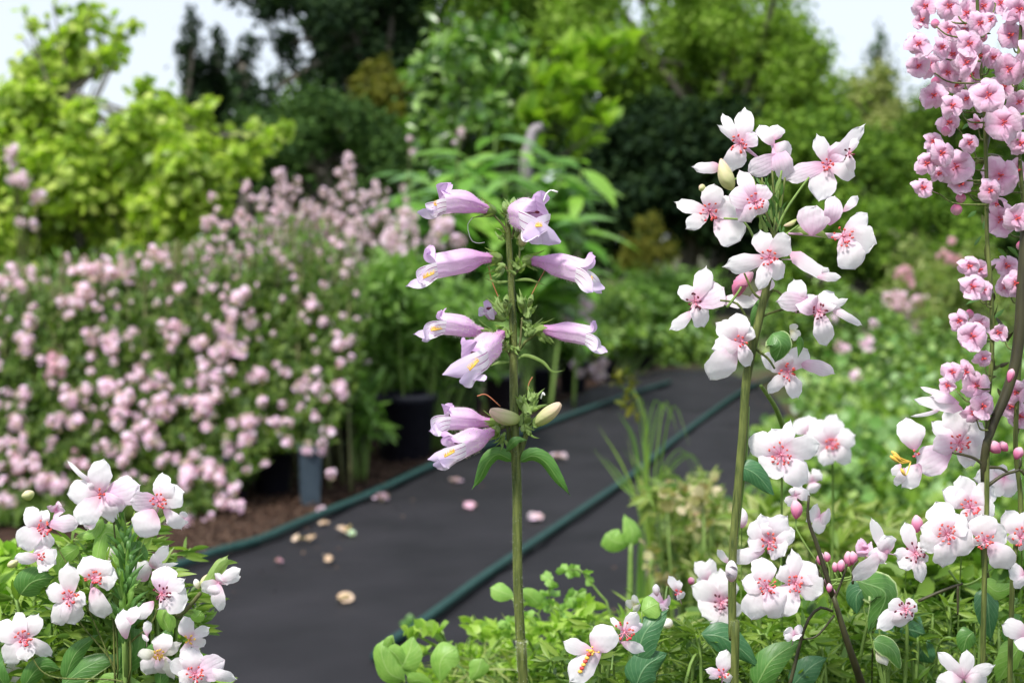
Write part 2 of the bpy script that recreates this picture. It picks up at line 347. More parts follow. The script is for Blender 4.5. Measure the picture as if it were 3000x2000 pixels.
def ell(cx, cy, rx, ry, n, r, rj=.3):
    out = []
    for i in range(n):
        a = random.uniform(0, 2 * math.pi); q = math.sqrt(random.random())
        out.append((cx + rx * q * math.cos(a), cy + ry * q * math.sin(a), r * random.uniform(1 - rj, 1 + rj)))
    return out
def clump_pts(clumps, d, n, depth=1., shell=.45, flat=1.):
    """points in leafy clumps given as photo pixels (x, y, r[, d]); each clump is a real ball at its own depth"""
    a = np.array([c[2] ** 2 for c in clumps]); cnt = rng.multinomial(n, a / a.sum()); P, O, Cn = [], [], []
    for c, k in zip(clumps, cnt):
        dd = c[3] if len(c) > 3 else d + rng.normal(0, 1) * depth
        ctr = W(c[0], c[1], dd); R = c[2] / FPX * dd
        v = nrm(rng.normal(size=(k, 3)) * np.array([1, 1, 1.1])); q = rng.random(k)[:, None] ** shell
        if shell >= .45: q = q * rng.uniform(.8, 1.2, (k, 1)) * (1 + .55 * (rng.random((k, 1)) < .12)) * (1 + .22 * np.sin(v[:, :1] * 5 + c[0]) * np.sin(v[:, 2:] * 6 + c[1]))
        P.append(ctr + v * q * R * np.array([1, 1, flat])); O.append(v); Cn.append(ctr)
    return np.vstack(P), np.vstack(O), Cn
def patch(parent, name, px, width, d, mat, shape='round', lift=.0, tip=0., tilt=0., cup=.12, ruf=.03, nu=9, nv=6, widthscale=1., edge=.035):
    """petal or leaf along photo pixels (x, y[, extra depth])"""
    P = [W(p[0], p[1], d + (p[2] if len(p) > 2 else 0)) for p in px]
    if len(P) == 2:
        m = (P[0] + P[1]) / 2; s = nrm(np.cross(P[1] - P[0], FV)); m = m + s * np.linalg.norm(P[1] - P[0]) * random.uniform(-.07, .07); P = [P[0], m, P[1]]
    P = spline(P, nu); L = np.linalg.norm(P[-1] - P[0]); u = np.linspace(0, 1, nu)
    P = P - FV * (lift * L * np.sin(u * math.pi))[:, None] + FV * (tip * L * u ** 2)[:, None]
    T = nrm(np.gradient(P, axis=0)); S = nrm(np.cross(T, FV)); N = np.cross(S, T)
    a = math.radians(tilt); S2 = S * math.cos(a) + N * math.sin(a); N2 = np.cross(S2, T)
    x = np.clip(u, 0, 1)
    prof = {'round': x ** .62 * np.clip(1 - x ** 3.2, 0, 1) ** .5, 'point': x ** .55 * (1 - x) ** .55, 'lance': np.sin(np.pi * x ** .8) ** .9 * 1,
            'ovate': x ** .42 * (1 - x) ** .72, 'tipped': x ** .6 * (1 - x) ** .5 * (1 + .5 * x), 'strap': np.clip(x * 6, .15, 1) * np.clip(1 - x ** 6, 0, 1) ** .5, 'sepal': np.clip(x * 5, .3, 1) ** .5 * (1 - x) ** .8,
            'fan': x ** .9 * np.clip(1 - x ** 6, 0, 1) ** .5, 'blunt': x ** .5 * np.clip(1 - x ** 5, 0, 1) ** .5}[shape]
    prof = prof / prof.max(); prof[0] = max(prof[0], .12)
    w = width / FPX * d * prof * widthscale
    s = np.linspace(-1, 1, nv + 1); ph = random.uniform(0, 6.3); V, uv = [], []
    e = 1 + edge * (np.sin(u * 9 + ph) + .7 * np.sin(u * 23 + ph * 3)) * (.4 + u)
    e2 = 1 + edge * (np.sin(u * 11 + ph * 2) + .7 * np.sin(u * 19 + ph * 5)) * (.4 + u)
    nk = random.uniform(-1, 1); ns = random.uniform(-1, 1)
    for i in range(nu):
        for q in s:
            ww = w[i] / 2 * (e[i] if q > 0 else e2[i])
            # tip rows bulge less at the edges: rounded or notched outline
            V.append(P[i] + S2[i] * q * ww + N2[i] * (cup * (q * q - .4) * w[i] + ruf * w.max() * math.sin(u[i] * 7 + ph + q * 2.5) * abs(q)) + T[i] * L * u[i] * (-.06 * q * q + edge * .5 * u[i] * (math.sin(q * 4.5 + ph) + nk * math.cos(q * 7 + ns)))
                     + N2[i] * w.max() * edge * .55 * u[i] * math.sin(u[i] * 17 + q * 6 + ph))
            uv.append((q * .5 + .5, u[i]))
    k = nv + 1
    i, j = np.meshgrid(np.arange(nu - 1), np.arange(nv), indexing='ij')
    F = np.stack([i * k + j, i * k + j + 1, (i + 1) * k + j + 1, (i + 1) * k + j], -1).reshape(-1, 4)
    return obj(name, np.array(V), F, mat, parent, P[0], uv=np.array(uv))
def ball_geo(c, r, ax=None, st=1.):
    ph = (1 + 5 ** .5) / 2
    V = nrm(np.array([(-1, ph, 0), (1, ph, 0), (-1, -ph, 0), (1, -ph, 0), (0, -1, ph), (0, 1, ph), (0, -1, -ph), (0, 1, -ph), (ph, 0, -1), (ph, 0, 1), (-ph, 0, -1), (-ph, 0, 1)]))
    F = [(0, 11, 5), (0, 5, 1), (0, 1, 7), (0, 7, 10), (0, 10, 11), (1, 5, 9), (5, 11, 4), (11, 10, 2), (10, 7, 6), (7, 1, 8), (3, 9, 4), (3, 4, 2), (3, 2, 6), (3, 6, 8), (3, 8, 9), (4, 9, 5), (2, 4, 11), (6, 2, 10), (8, 6, 7), (9, 8, 1)]
    V = V * r
    if ax is not None: V = V + (V @ ax)[:, None] * ax * (st - 1)
    return V + c, F
def spindle(parent, name, px, w, d, mat, n=10, k=10, pw=.7):
    """bud: swollen body between two or more points"""
    P = spline([W(p[0], p[1], d + (p[2] if len(p) > 2 else 0)) for p in px], n); u = np.linspace(0, 1, n)
    R = np.clip(np.sin(np.pi * (u * .94 + .03)), .05, 1) ** pw * w / FPX * d / 2
    V, F = tube_geo(P, R, k); uv = np.stack([np.tile(np.arange(k) / k, n), np.repeat(u, k)], -1)
    return obj(name, V, F, mat, parent, P[0], uv=uv)

# ------------------------------------------------------------------ the ground
def structure(o): o['kind'] = 'structure'; return o
def sheet(name, pts, z, mat, sub=0):
    V = np.array([(p[0], p[1], z) for p in pts]); return structure(obj(name, V, [tuple(range(len(V)))], mat, None, (0, 0, 0), smooth=False))
gm, nt, p, out = base_mat('soil_and_moss')
tc = nt.nodes.new('ShaderNodeTexCoord'); no = nt.nodes.new('ShaderNodeTexNoise'); no.inputs['Scale'].default_value = 1.7; no.inputs['Detail'].default_value = 8; nt.links.new(tc.outputs['Object'], no.inputs[0])
r = ramp(nt, [(.4, (.05, .028, .018)), (.5, (.06, .06, .02)), (.62, (.05, .09, .02))]); nt.links.new(no.outputs[0], r.inputs[0]); nt.links.new(r.outputs[0], p.inputs['Base Color'])
n2 = nt.nodes.new('ShaderNodeTexNoise'); n2.inputs['Scale'].default_value = 45; nt.links.new(tc.outputs['Object'], n2.inputs[0])
bu = nt.nodes.new('ShaderNodeBump'); bu.inputs['Distance'].default_value = .02; nt.links.new(n2.outputs[0], bu.inputs['Height']); nt.links.new(bu.outputs[0], p.inputs['Normal']); p.inputs['Roughness'].default_value = .9
sheet('ground', [(-250, -40), (250, -40), (250, 450), (-250, 450)], 0, gm)
soil_px = [(-500, 2400), (-500, 1500), (0, 1420), (500, 1330), (900, 1290), (1150, 1230), (1500, 1130), (1750, 1075), (1850, 1085), (1600, 1200), (1300, 1370), (900, 1560), (700, 1650), (450, 1800), (300, 2100), (250, 2400)]
sheet('soil_bed', [G(*q) for q in soil_px], .004, M['soil'])
# woven black fabric path, built as a gently wavy sheet
pm, nt, p, out = base_mat('woven_black_fabric'); N = nt.nodes; L = nt.links
tc = N.new('ShaderNodeTexCoord'); no = N.new('ShaderNodeTexNoise'); no.inputs['Scale'].default_value = 3.5; no.inputs['Detail'].default_value = 6; L.new(tc.outputs['Object'], no.inputs[0])
r = ramp(nt, [(.3, (.007, .007, .009)), (.7, (.019, .018, .022))]); L.new(no.outputs[0], r.inputs[0])
wv = N.new('ShaderNodeTexNoise'); wv.inputs['Scale'].default_value = 330; wv.inputs['Detail'].default_value = 2; L.new(tc.outputs['Object'], wv.inputs[0])
mxx = N.new('ShaderNodeMix'); mxx.data_type = 'RGBA'; mxx.blend_type = 'OVERLAY'; mxx.inputs[0].default_value = .7; L.new(r.outputs[0], mxx.inputs[6]); L.new(wv.outputs[0], mxx.inputs[7])
L.new(mxx.outputs[2], p.inputs['Base Color']); p.inputs['Roughness'].default_value = .75; p.inputs['Specular IOR Level'].default_value = .25
bu = N.new('ShaderNodeBump'); bu.inputs['Strength'].default_value = .6; bu.inputs['Distance'].default_value = .003; L.new(wv.outputs[0], bu.inputs['Height']); L.new(bu.outputs[0], p.inputs['Normal'])
Lft = spline([G(-300, 2500)[:2], G(-120, 1900)[:2], G(480, 1690)[:2], G(800, 1580)[:2], G(1100, 1430)[:2], G(1400, 1290)[:2], G(1640, 1190)[:2], G(1780, 1125)[:2], G(1920, 1096)[:2], G(2000, 1088)[:2]], 60)
Rgt = spline([G(2700, 2500)[:2], G(2400, 2050)[:2], G(2120, 1750)[:2], G(2150, 1600)[:2], G(2280, 1450)[:2], G(2330, 1330)[:2], G(2310, 1230)[:2], G(2260, 1160)[:2], G(2160, 1105)[:2], G(2060, 1088)[:2]], 60)
V, uvs = [], []
for i in range(60):
    for j in range(25):
        q = Lft[i] + (Rgt[i] - Lft[i]) * j / 24
        z = .010 + .005 * math.sin(q[0] * 9 + q[1] * 4) * math.sin(q[1] * 5 + 1) * math.sin(math.pi * j / 24) + .002 * math.sin(q[0] * 31 + q[1] * 17) + .003 * math.sin(q[1] * 23 + 3 * math.sin(q[0] * 7)) * math.sin(q[0] * 13 + 1)
        V.append((q[0], q[1], z))
i, j = np.meshgrid(np.arange(59), np.arange(24), indexing='ij')
F = np.stack([i * 25 + j, i * 25 + j + 1, (i + 1) * 25 + j + 1, (i + 1) * 25 + j], -1).reshape(-1, 4)
structure(obj('path', V, F, pm, None, (0, 0, 0)))

# hoses
def hose(px, r, label, ext=None):
    P = [G(x + random.uniform(-5, 5), y + random.uniform(-3, 3), r + .016) for x, y in px]; V, F = tube_geo(spline(P, 70), r, 12)
    tag(obj('garden_hose', V, F, M['hose'], None, P[0]), label, 'hose')
hose([(-150, 1850), (250, 1740), (520, 1655), (640, 1615), (760, 1582), (900, 1525), (1100, 1438), (1300, 1352), (1500, 1275), (1700, 1205), (1830, 1160), (1960, 1120)], .0108, 'dark green garden hose along the left edge of the black path')
hose([(1105, 1925), (1140, 1882), (1260, 1805), (1400, 1700), (1550, 1600), (1700, 1500), (1850, 1390), (2000, 1270), (2170, 1150), (2260, 1105)], .0098, 'dark green garden hose crossing the right half of the black path')
# mulch chips on the soil strip
P = []
while len(P) < 14000:
    x, y = random.uniform(500, 1500), random.uniform(1200, 1660)
    edge = np.interp(x, [500, 760, 900, 1100, 1300, 1500], [1650, 1570, 1510, 1425, 1340, 1262])
    if y < edge - 5 and y > edge - 260: P.append(G(x, y, random.uniform(.004, .02)))
o = cloud('bark_mulch', None, P, .009, M['chip'], T_RH, up=1.); tag(o, 'brown bark mulch strip beside the left hose', 'mulch')

P = []
for k in range(420):
    i = random.randrange(5, 52); u = random.random() ** 2 * .3; q = Lft[i] * (1 - u) + Rgt[i] * u if random.random() < .6 else Rgt[i] * (1 - u * .8) + Lft[i] * u * .8
    P.append((q[0], q[1], .019 + random.uniform(0, .006)))
o = cloud('leaf_litter', None, P, .011, M['chip'], T_RH, up=1.4); tag(o, 'tiny bits of bark and dead leaf scattered along both edges of the black path', 'leaf litter')
# fallen petals and buds on the path
fall = [(940, 1497, 42, 'lilachead', 'white fallen flower head beside the left hose'), (1118, 1465, 56, 'lilachead', 'lilac fallen blossom just right of the left hose'), (1337, 1413, 44, 'lilachead', 'pale fallen blossom left of the main stem near its two drooping leaves'),
        (1375, 1485, 48, 'deeppink', 'orange pink fallen petal left of the main stem'), (1578, 1523, 50, 'pinkhead', 'pale pink fallen petal between the main stem and right hose'), (1628, 1343, 46, 'lilachead', 'pale fallen blossom right of the main stem above the other petals'),
        (1013, 1558, 54, 'palebud', 'larger beige fallen bud beside a white petal on the path'), (1030, 1566, 34, 'whitehead', 'white petal touching the larger beige fallen bud'), (910, 1580, 38, 'palebud', 'beige fallen bud second from the left below the hose'), (876, 1584, 46, 'palebud', 'leftmost beige fallen bud below the hose'),
        (960, 1640, 52, 'palebud', 'ochre fallen petal in the middle of the path'), (1014, 1758, 62, 'palebud', 'tan fallen petal lying nearest to the viewer on the path'), (948, 1535, 34, 'palebud', 'small beige fallen bud close under the left hose'), (820, 1645, 28, 'deeppink', 'small dull red fallen petal on the left of the path')]
for x, y, s, m, lb in fall:
    g = G(x, y, .016); d = np.linalg.norm(g - CAMP); sz = s / FPX * d
    kk = random.randint(4, 7); Bs = bases(kk, 1.1, None, None, 1.); Pp = g + rng.normal(0, .16, (kk, 3)) * sz * np.array([1, 1, 0]) + np.array([0, 0, sz * .12])
    Vv = (np.einsum('nij,kj->nki', Bs, T_ROUND[0] - np.array([0, .5, -.1])) * (sz * rng.uniform(.45, .8, kk))[:, None, None] + Pp[:, None]).reshape(-1, 3); Ff = (T_ROUND[1][None] + (np.arange(kk) * len(T_ROUND[0]))[:, None, None]).reshape(-1, 3)
    Vv[:, 2] = np.maximum(Vv[:, 2], .017)
    tag(obj('fallen_petal', Vv, Ff, M[m], None, g, smooth=False), lb, 'petal', 'fallen petals on the path')

# ------------------------------------------------------------------ trees and hedges far behind
def tree(name, label, cat, d, clumps, n, size, mat, trunk_x=None, depth=.7, T=T_RH, up=.6, tr=.12, shell=.45, group=None, limbs=14, out=.5, crown='crown', base_y=None, trunk=True):
    P, O, Cn = clump_pts(clumps, d, n, depth, shell)
    P[:, 2] = np.maximum(P[:, 2], .03)
    cx = np.mean([c[0] for c in Cn]) if trunk_x is None else W(trunk_x, 700, d)[0]
    cyy = np.mean([c[1] for c in Cn]); base = np.array([cx, cyy, 0.])
    t = thing(name, label, cat, base, group)
    if trunk:
        top = np.array([cx * .98 + .02 * Cn[0][0], cyy, np.percentile([c[2] for c in Cn], 80)])
        parts = []
        mid = base * .5 + top * .5 + np.array([tr * random.uniform(-1, 1), 0, 0])
        sp = spline([base, mid, top], 10); v, f = tube_geo(sp, np.linspace(tr, tr * .35, 10), 8); parts.append((v, f, 0))
        for c in random.sample(Cn, min(limbs, len(Cn))):
            k = random.randint(3, 8); s = sp[k]
            if c[2] < s[2] * .6: s = sp[2]
            v, f = tube_geo(spline([s, s * .5 + c * .5 + np.array([0, 0, .1 * tr]), c], 7), np.linspace(tr * .35, tr * .1, 7), 5); parts.append((v, f, 0))
        V, F, _ = merge(parts); obj('trunk', V, F, M['bark'], t, base)
    o = cloud(crown, t, P, size, mat, T, up, O * out, stuff=False)
    return t
# backing hedge: long, dark, closes the view to the horizon
hp, ho = [], []
for sx in np.arange(-1500, 4700, 60):
    yt = np.interp(sx, [-1500, 0, 400, 900, 1200, 1900, 2450, 2560, 2700, 4700], [330, 330, 400, 330, 200, 60, 330, 345, 330, 300])
    for k in range(6):
        hp.append((sx + random.uniform(-40, 40), random.uniform(yt + 70, 740), random.uniform(60, 95)))
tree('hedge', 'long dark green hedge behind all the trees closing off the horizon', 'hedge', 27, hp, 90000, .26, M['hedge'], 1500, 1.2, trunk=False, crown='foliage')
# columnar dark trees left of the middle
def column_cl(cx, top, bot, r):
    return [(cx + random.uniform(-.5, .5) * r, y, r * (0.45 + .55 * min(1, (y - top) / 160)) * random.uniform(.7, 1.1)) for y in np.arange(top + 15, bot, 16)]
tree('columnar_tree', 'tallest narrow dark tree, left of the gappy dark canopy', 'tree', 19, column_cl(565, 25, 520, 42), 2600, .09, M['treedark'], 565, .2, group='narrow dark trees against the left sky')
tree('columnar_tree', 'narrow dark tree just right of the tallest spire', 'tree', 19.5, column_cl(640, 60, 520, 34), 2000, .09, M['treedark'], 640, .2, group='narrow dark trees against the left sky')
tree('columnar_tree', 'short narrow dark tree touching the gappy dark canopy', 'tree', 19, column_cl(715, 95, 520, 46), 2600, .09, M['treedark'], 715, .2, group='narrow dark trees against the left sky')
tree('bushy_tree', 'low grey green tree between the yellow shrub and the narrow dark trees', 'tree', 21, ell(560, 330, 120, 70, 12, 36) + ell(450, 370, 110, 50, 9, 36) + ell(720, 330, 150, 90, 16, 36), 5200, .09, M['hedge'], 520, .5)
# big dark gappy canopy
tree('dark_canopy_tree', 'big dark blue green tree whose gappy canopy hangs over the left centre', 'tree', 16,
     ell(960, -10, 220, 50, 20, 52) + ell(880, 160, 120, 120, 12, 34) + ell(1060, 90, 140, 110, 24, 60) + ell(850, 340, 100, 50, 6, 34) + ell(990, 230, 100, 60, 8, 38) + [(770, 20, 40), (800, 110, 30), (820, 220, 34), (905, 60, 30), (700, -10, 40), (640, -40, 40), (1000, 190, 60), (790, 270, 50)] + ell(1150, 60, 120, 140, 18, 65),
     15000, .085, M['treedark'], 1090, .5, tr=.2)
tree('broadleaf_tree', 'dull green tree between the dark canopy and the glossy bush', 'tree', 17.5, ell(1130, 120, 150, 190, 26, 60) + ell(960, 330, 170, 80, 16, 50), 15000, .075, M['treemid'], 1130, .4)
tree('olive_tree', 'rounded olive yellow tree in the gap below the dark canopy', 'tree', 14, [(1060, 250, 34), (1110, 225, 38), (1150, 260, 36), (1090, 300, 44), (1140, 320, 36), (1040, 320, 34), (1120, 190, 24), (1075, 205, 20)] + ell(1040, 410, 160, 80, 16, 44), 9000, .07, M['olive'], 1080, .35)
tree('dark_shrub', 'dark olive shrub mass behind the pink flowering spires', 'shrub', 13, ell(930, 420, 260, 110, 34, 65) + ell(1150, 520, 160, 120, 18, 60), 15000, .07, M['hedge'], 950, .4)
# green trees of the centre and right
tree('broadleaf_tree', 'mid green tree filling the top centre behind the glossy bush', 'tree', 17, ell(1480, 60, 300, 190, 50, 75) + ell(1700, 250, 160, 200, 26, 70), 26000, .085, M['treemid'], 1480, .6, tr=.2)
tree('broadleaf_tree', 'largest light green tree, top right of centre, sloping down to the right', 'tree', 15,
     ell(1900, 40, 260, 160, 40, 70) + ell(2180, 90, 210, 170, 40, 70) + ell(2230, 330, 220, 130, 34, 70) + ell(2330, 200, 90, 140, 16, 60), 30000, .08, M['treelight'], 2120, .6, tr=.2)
tree('dark_shrub', 'shrub coloured dark for the shade below the largest light green tree', 'shrub', 14, ell(1950, 480, 260, 170, 50, 75) + ell(2200, 580, 250, 120, 36, 75), 26000, .10, M['treedark'], 2000, .4)  # near-black leaf colour stands in for the deep shade under the tree
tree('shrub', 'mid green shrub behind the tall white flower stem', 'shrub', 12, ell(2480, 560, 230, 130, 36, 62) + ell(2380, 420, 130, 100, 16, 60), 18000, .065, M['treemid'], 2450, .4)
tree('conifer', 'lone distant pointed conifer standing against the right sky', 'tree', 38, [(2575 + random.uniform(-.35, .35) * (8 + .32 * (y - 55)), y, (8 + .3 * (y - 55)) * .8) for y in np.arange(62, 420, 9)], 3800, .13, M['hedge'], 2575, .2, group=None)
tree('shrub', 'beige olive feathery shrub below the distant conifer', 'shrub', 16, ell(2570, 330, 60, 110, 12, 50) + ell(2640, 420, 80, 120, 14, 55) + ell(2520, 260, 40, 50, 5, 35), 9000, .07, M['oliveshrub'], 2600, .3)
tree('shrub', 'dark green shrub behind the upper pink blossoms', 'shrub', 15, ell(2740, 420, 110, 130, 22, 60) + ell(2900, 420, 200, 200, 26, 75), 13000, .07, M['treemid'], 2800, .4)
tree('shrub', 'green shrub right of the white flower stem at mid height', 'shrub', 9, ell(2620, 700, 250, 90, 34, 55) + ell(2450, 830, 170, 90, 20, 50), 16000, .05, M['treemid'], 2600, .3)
tree('shrub', 'bright green low shrub left of the lower pink blossoms', 'shrub', 7, ell(2420, 950, 170, 80, 24, 45) + ell(2620, 1010, 190, 60, 22, 42), 12000, .04, M['cover'], 2500, .3, T=T_LEAF)
t = tree('tall_grass', 'hazy pale green stand of grasses and pink flowers behind the blossoms', 'grasses', 8.5, ell(2720, 860, 130, 160, 30, 45) + ell(2850, 900, 150, 170, 26, 50), 9000, .06, M['grass'], 2720, .3, T=T_LANCE, crown='foliage', trunk=False)
P, O, _ = clump_pts(ell(2640, 920, 80, 60, 12, 22) + [(2600, 880, 20), (2700, 880, 20), (2690, 960, 26)], 8.1, 60, .05)
cloud('flower_head', t, P, .028, M['pinkhead'], T_POM, parts=60, part_name='flower_head')
P, O, _ = clump_pts([(2790, 735, 34), (2650, 810, 22), (2770, 760, 24)], 8.1, 26, .05)
cloud('flower_head', t, P, .026, M['deeppink'], T_POM, parts=26, part_name='flower_head')
tree('golden_grass', 'small golden brown tufted plant in the dark gap right of centre', 'grasses', 9, [(1860, 720, 30), (1880, 660, 22), (1920, 640, 16), (1925, 690, 20), (1900, 750, 40), (1950, 740, 34), (1840, 760, 30)], 1600, .05, M['olive'], 1890, .08, trunk=False, crown='foliage', T=T_LANCE, up=.2)

# ------------------------------------------------------------------ yellow green shrub on the left
ysh = [(80, 800, 60), (230, 790, 60), (380, 770, 60), (500, 760, 50), (60, 330, 90), (170, 400, 90), (60, 480, 110), (200, 520, 110), (330, 470, 90), (420, 420, 80), (300, 590, 110), (100, 640, 120), (430, 540, 90), (520, 480, 70), (450, 340, 60), (370, 380, 60), (480, 300, 34), (420, 260, 34),
       (560, 560, 80), (470, 640, 90), (600, 420, 30), (580, 360, 32), (530, 340, 36), (612, 300, 18), (600, 330, 26), (525, 325, 22), (620, 390, 22), (560, 620, 60), (620, 560, 56), (660, 520, 40), (700, 485, 34), (640, 500, 34), (695, 450, 28), (740, 440, 28), (780, 415, 24), (812, 395, 26), (835, 380, 18), (675, 395, 18), (745, 378, 18), (780, 440, 18), (730, 490, 22),
       (620, 600, 40), (540, 700, 60), (350, 700, 80), (190, 720, 60), (30, 740, 70), (520, 420, 46), (460, 480, 70), (380, 520, 80), (250, 330, 50), (120, 290, 46), (650, 440, 30), (0, 560, 100), (-80, 500, 120), (-60, 700, 110), (-70, 380, 80)]
P, O, Cn = clump_pts(ysh, 6.0, 13500, .2, .6)
t = thing('yellow_green_shrub', 'large yellow green leafy shrub at the left edge behind the pink flowers', 'shrub', (W(240, 700, 6)[0], 6.1, 0))
top_cl = [(210, 130, 60), (240, 70, 45), (265, 30, 22), (150, 170, 60), (110, 200, 50), (180, 230, 60), (75, 210, 34), (140, 60, 10), (155, 12, 14), (70, 40, 12), (58, 100, 10), (100, 75, 16), (325, 48, 12), (312, 82, 14), (345, 112, 16), (388, 80, 20), (365, 82, 12), (352, 150, 20), (300, 160, 22), (300, 130, 12), (290, 200, 30), (330, 190, 14), (250, 190, 40), (60, 270, 50), (20, 330, 60), (120, 240, 50)]
P2, O2, Cn2 = clump_pts(top_cl, 6.3, 1300, .1, .7)
PP = np.vstack([P, P2]); OO = np.vstack([O, O2])
vis = (np.abs((PP[:, 0] / PP[:, 1])) < .37)
cloud('foliage', t, PP, .047, M['ygreen'], T_ROUND, .5, OO * .9, parts=290, frm=np.where(vis, PP[:, 1], 99))
parts = []
b = np.array(t.location); hub = W(210, 400, 6.15)
v, f = tube_geo(spline([b, b * .4 + hub * .6, hub, W(212, 280, 6.25), W(240, 150, 6.3), W(262, 20, 6.3)], 20), np.linspace(.035, .006, 20), 8); parts.append((v, f, 0))
for c in Cn2[3:] + Cn[::2]:
    s = hub if random.random() < .6 else W(214, 270, 6.25)
    v, f = tube_geo(spline([s, (s + c) / 2 + np.array([0, 0, -.03]), c], 7), np.linspace(.009, .003, 7), 5); parts.append((v, f, 0))
V, F, _ = merge(parts); obj('trunk', V, F, M['bark'], t, b)

# ------------------------------------------------------------------ glossy bush and big-leaved perennial in the centre
bcl = ell(1420, 240, 200, 120, 34, 62) + ell(1380, 390, 190, 80, 24, 56) + ell(1380, 120, 110, 60, 12, 48) + [(1500, 60, 34), (1470, 100, 30), (1260, 300, 50), (1230, 220, 30)]
P, O, Cn = clump_pts(bcl, 7.6, 3600, .3, .9)
t = thing('glossy_bush', 'upright mid green bush with glossy leaves in the centre background', 'shrub', (W(1420, 700, 7.6)[0], 7.7, 0))
cloud('foliage', t, P, .085, M['bush'], T_LEAF, .6, O * .7, parts=280)
P, O, Cn3 = clump_pts([(1600, 260, 46), (1640, 240, 40), (1690, 250, 36), (1660, 300, 40), (1720, 230, 30), (1590, 320, 36), (1640, 340, 30), (1670, 150, 30), (1650, 190, 30), (1740, 150, 24), (1755, 165, 30), (1800, 150, 30), (1850, 115, 24), (1810, 210, 26), (1760, 350, 26), (1690, 420, 40), (1540, 350, 30), (1490, 410, 40), (1530, 430, 34), (1770, 370, 20)], 7.2, 420, .1, .6)
cloud('young_shoots', t, P, .13, M['bushlight'], T_LEAF, .5, O * .4, along=np.array([.35, 0, .8]))
parts = []; b = np.array(t.location)
for q in range(5):
    tp = W(1330 + q * 70, 180 + 40 * (q % 2), 7.6); v, f = tube_geo(spline([b + [(q - 2) * .05, 0, 0], b * .5 + tp * .5, tp], 12), np.linspace(.022, .008, 12), 6); parts.append((v, f, 0))
for c in Cn + Cn3:
    s = parts[random.randrange(5)][0][6 * random.randint(6, 10)]; v, f = tube_geo(spline([s, (s + c) / 2, c], 5), np.linspace(.007, .003, 5), 4); parts.append((v, f, 0))
V, F, _ = merge(parts); obj('branches', V, F, M['bark'], t, b)
# pale bent post-like stem seen above the perennial
t = thing('grey_post', 'short pale grey leaning post among the leaves behind the main flower', 'post', G(1545, 1180))
b = np.array(t.location); dp = b[1]
P = [W(1540, 520, 6.6), W(1548, 440, 6.6), W(1562, 385, 6.62), W(1590, 372, 6.62)]; P = [np.array([P[0][0] - .02, P[0][1], 0])] + P
WL[t.name] = P[0]; t.location = P[0]
tube(t, 'post', P, .03, .022, solid_mat('weathered_grey_wood', (.34, .30, .32), (.22, .2, .22), .8, 30, .4), 20, 8)

t = thing('broad_leaved_perennial', 'fresh green perennial with long drooping leaves behind the top flowers', 'plant', (W(1480, 700, 6.2)[0], 6.3, 0))
nst = 34; li = 0; parts = []; tips = []
b = np.array(t.location)
LV, LB, LS = [], [], []
for s in range(nst):
    tx = random.uniform(1170, 1730); ty = 395 + abs(tx - 1450) * .38 + random.uniform(0, 190); dd = 6.2 + random.uniform(-.35, .35)
    tp = W(tx, ty, dd); r0 = b + np.array([random.uniform(-.3, .3) + (tp[0] - b[0]) * .5, random.uniform(-.3, .3), 0])
    sp = spline([r0, r0 * .45 + tp * .55 + [0, 0, .05], tp], 16); v, f = tube_geo(sp, np.linspace(.008, .003, 16), 5); parts.append((v, f, 0))
    for k in range(6, 16):
        for q in range(1 + k % 2):
            a = random.uniform(0, 6.28); LV.append(sp[k]); h = np.array([math.cos(a), math.sin(a) * .7, random.uniform(-.25, .45)])
            n_ = nrm(np.array([0, -.25, 1.]) - h * h[2]); tt = nrm(h - n_ * (h @ n_)); LB.append(np.stack([np.cross(tt, n_), tt, n_], -1)); LS.append(random.uniform(.14, .26))
T_BIG = tmpl_rows([.24, .36, .34, .2], .03, .35)
cloud('foliage', t, LV, LS, M['perennial'], T_BIG, basis=np.array(LB), parts=300)
V, F, _ = merge(parts); obj('stems', V, F, M['stem_light'], t, b)

# ------------------------------------------------------------------ pots and potted greens along the path
def pot(px, py, w, h, d, mat, label, square=False, fol=True):
    b = G(px, py); d = b @ FV - CAMP @ FV; s = d / FPX; r = w * s / 2; H = h * s; k = 4 if square else 28
    t = thing('plant_pot', label, 'plant pot', b + [0, r, 0], 'plant pots beside the path')
    prof = [(.74, 0), (.80, .02), (.97, .86), (1.04, .865), (1.07, .99), (1.04, 1.), (.98, .98), (.93, .86), (.0, .85)]
    off = math.pi / 4 + .25 if square else 0
    V = [b + np.array([0, r, 0]) + np.array([r * a * math.cos(off + 2 * math.pi * j / k), r * a * math.sin(off + 2 * math.pi * j / k), H * z + .004]) for a, z in prof for j in range(k)]
    F = [(i * k + j, i * k + (j + 1) % k, (i + 1) * k + (j + 1) % k, (i + 1) * k + j) for i in range(len(prof) - 1) for j in range(k)] + [tuple(range(k - 1, -1, -1))]
    obj('pot_body', V, F, mat, t, b, smooth=not square)
    c = b + np.array([0, r, H * .88]); k2 = 20; V = [c + [0, 0, .01]] + [c + np.array([r * .9 * math.cos(2 * math.pi * j / k2), r * .9 * math.sin(2 * math.pi * j / k2), random.uniform(-.004, .006)]) for j in range(k2)]
    obj('potting_soil', V, [(0, j + 1, (j + 1) % k2 + 1) for j in range(k2)], M['soil'], t, c)
    return c, r, H
pot(902, 1492, 92, 180, 4, M['pot_grey'], 'square grey blue pot under the right end of the pink shrub', True)
pot(790, 1462, 120, 150, 4, M['pot_black'], 'black pot left of the square grey blue pot')
pot(655, 1490, 130, 150, 4, M['pot_black'], 'black pot under the middle of the pink shrub')
pot(1010, 1395, 120, 200, 4, M['pot_black'], 'black pot in the shade right of the square grey pot')
pot(1180, 1362, 185, 200, 4, M['pot_black'], 'dark blue black pot with ridged rim left of the lowest lilac flowers')
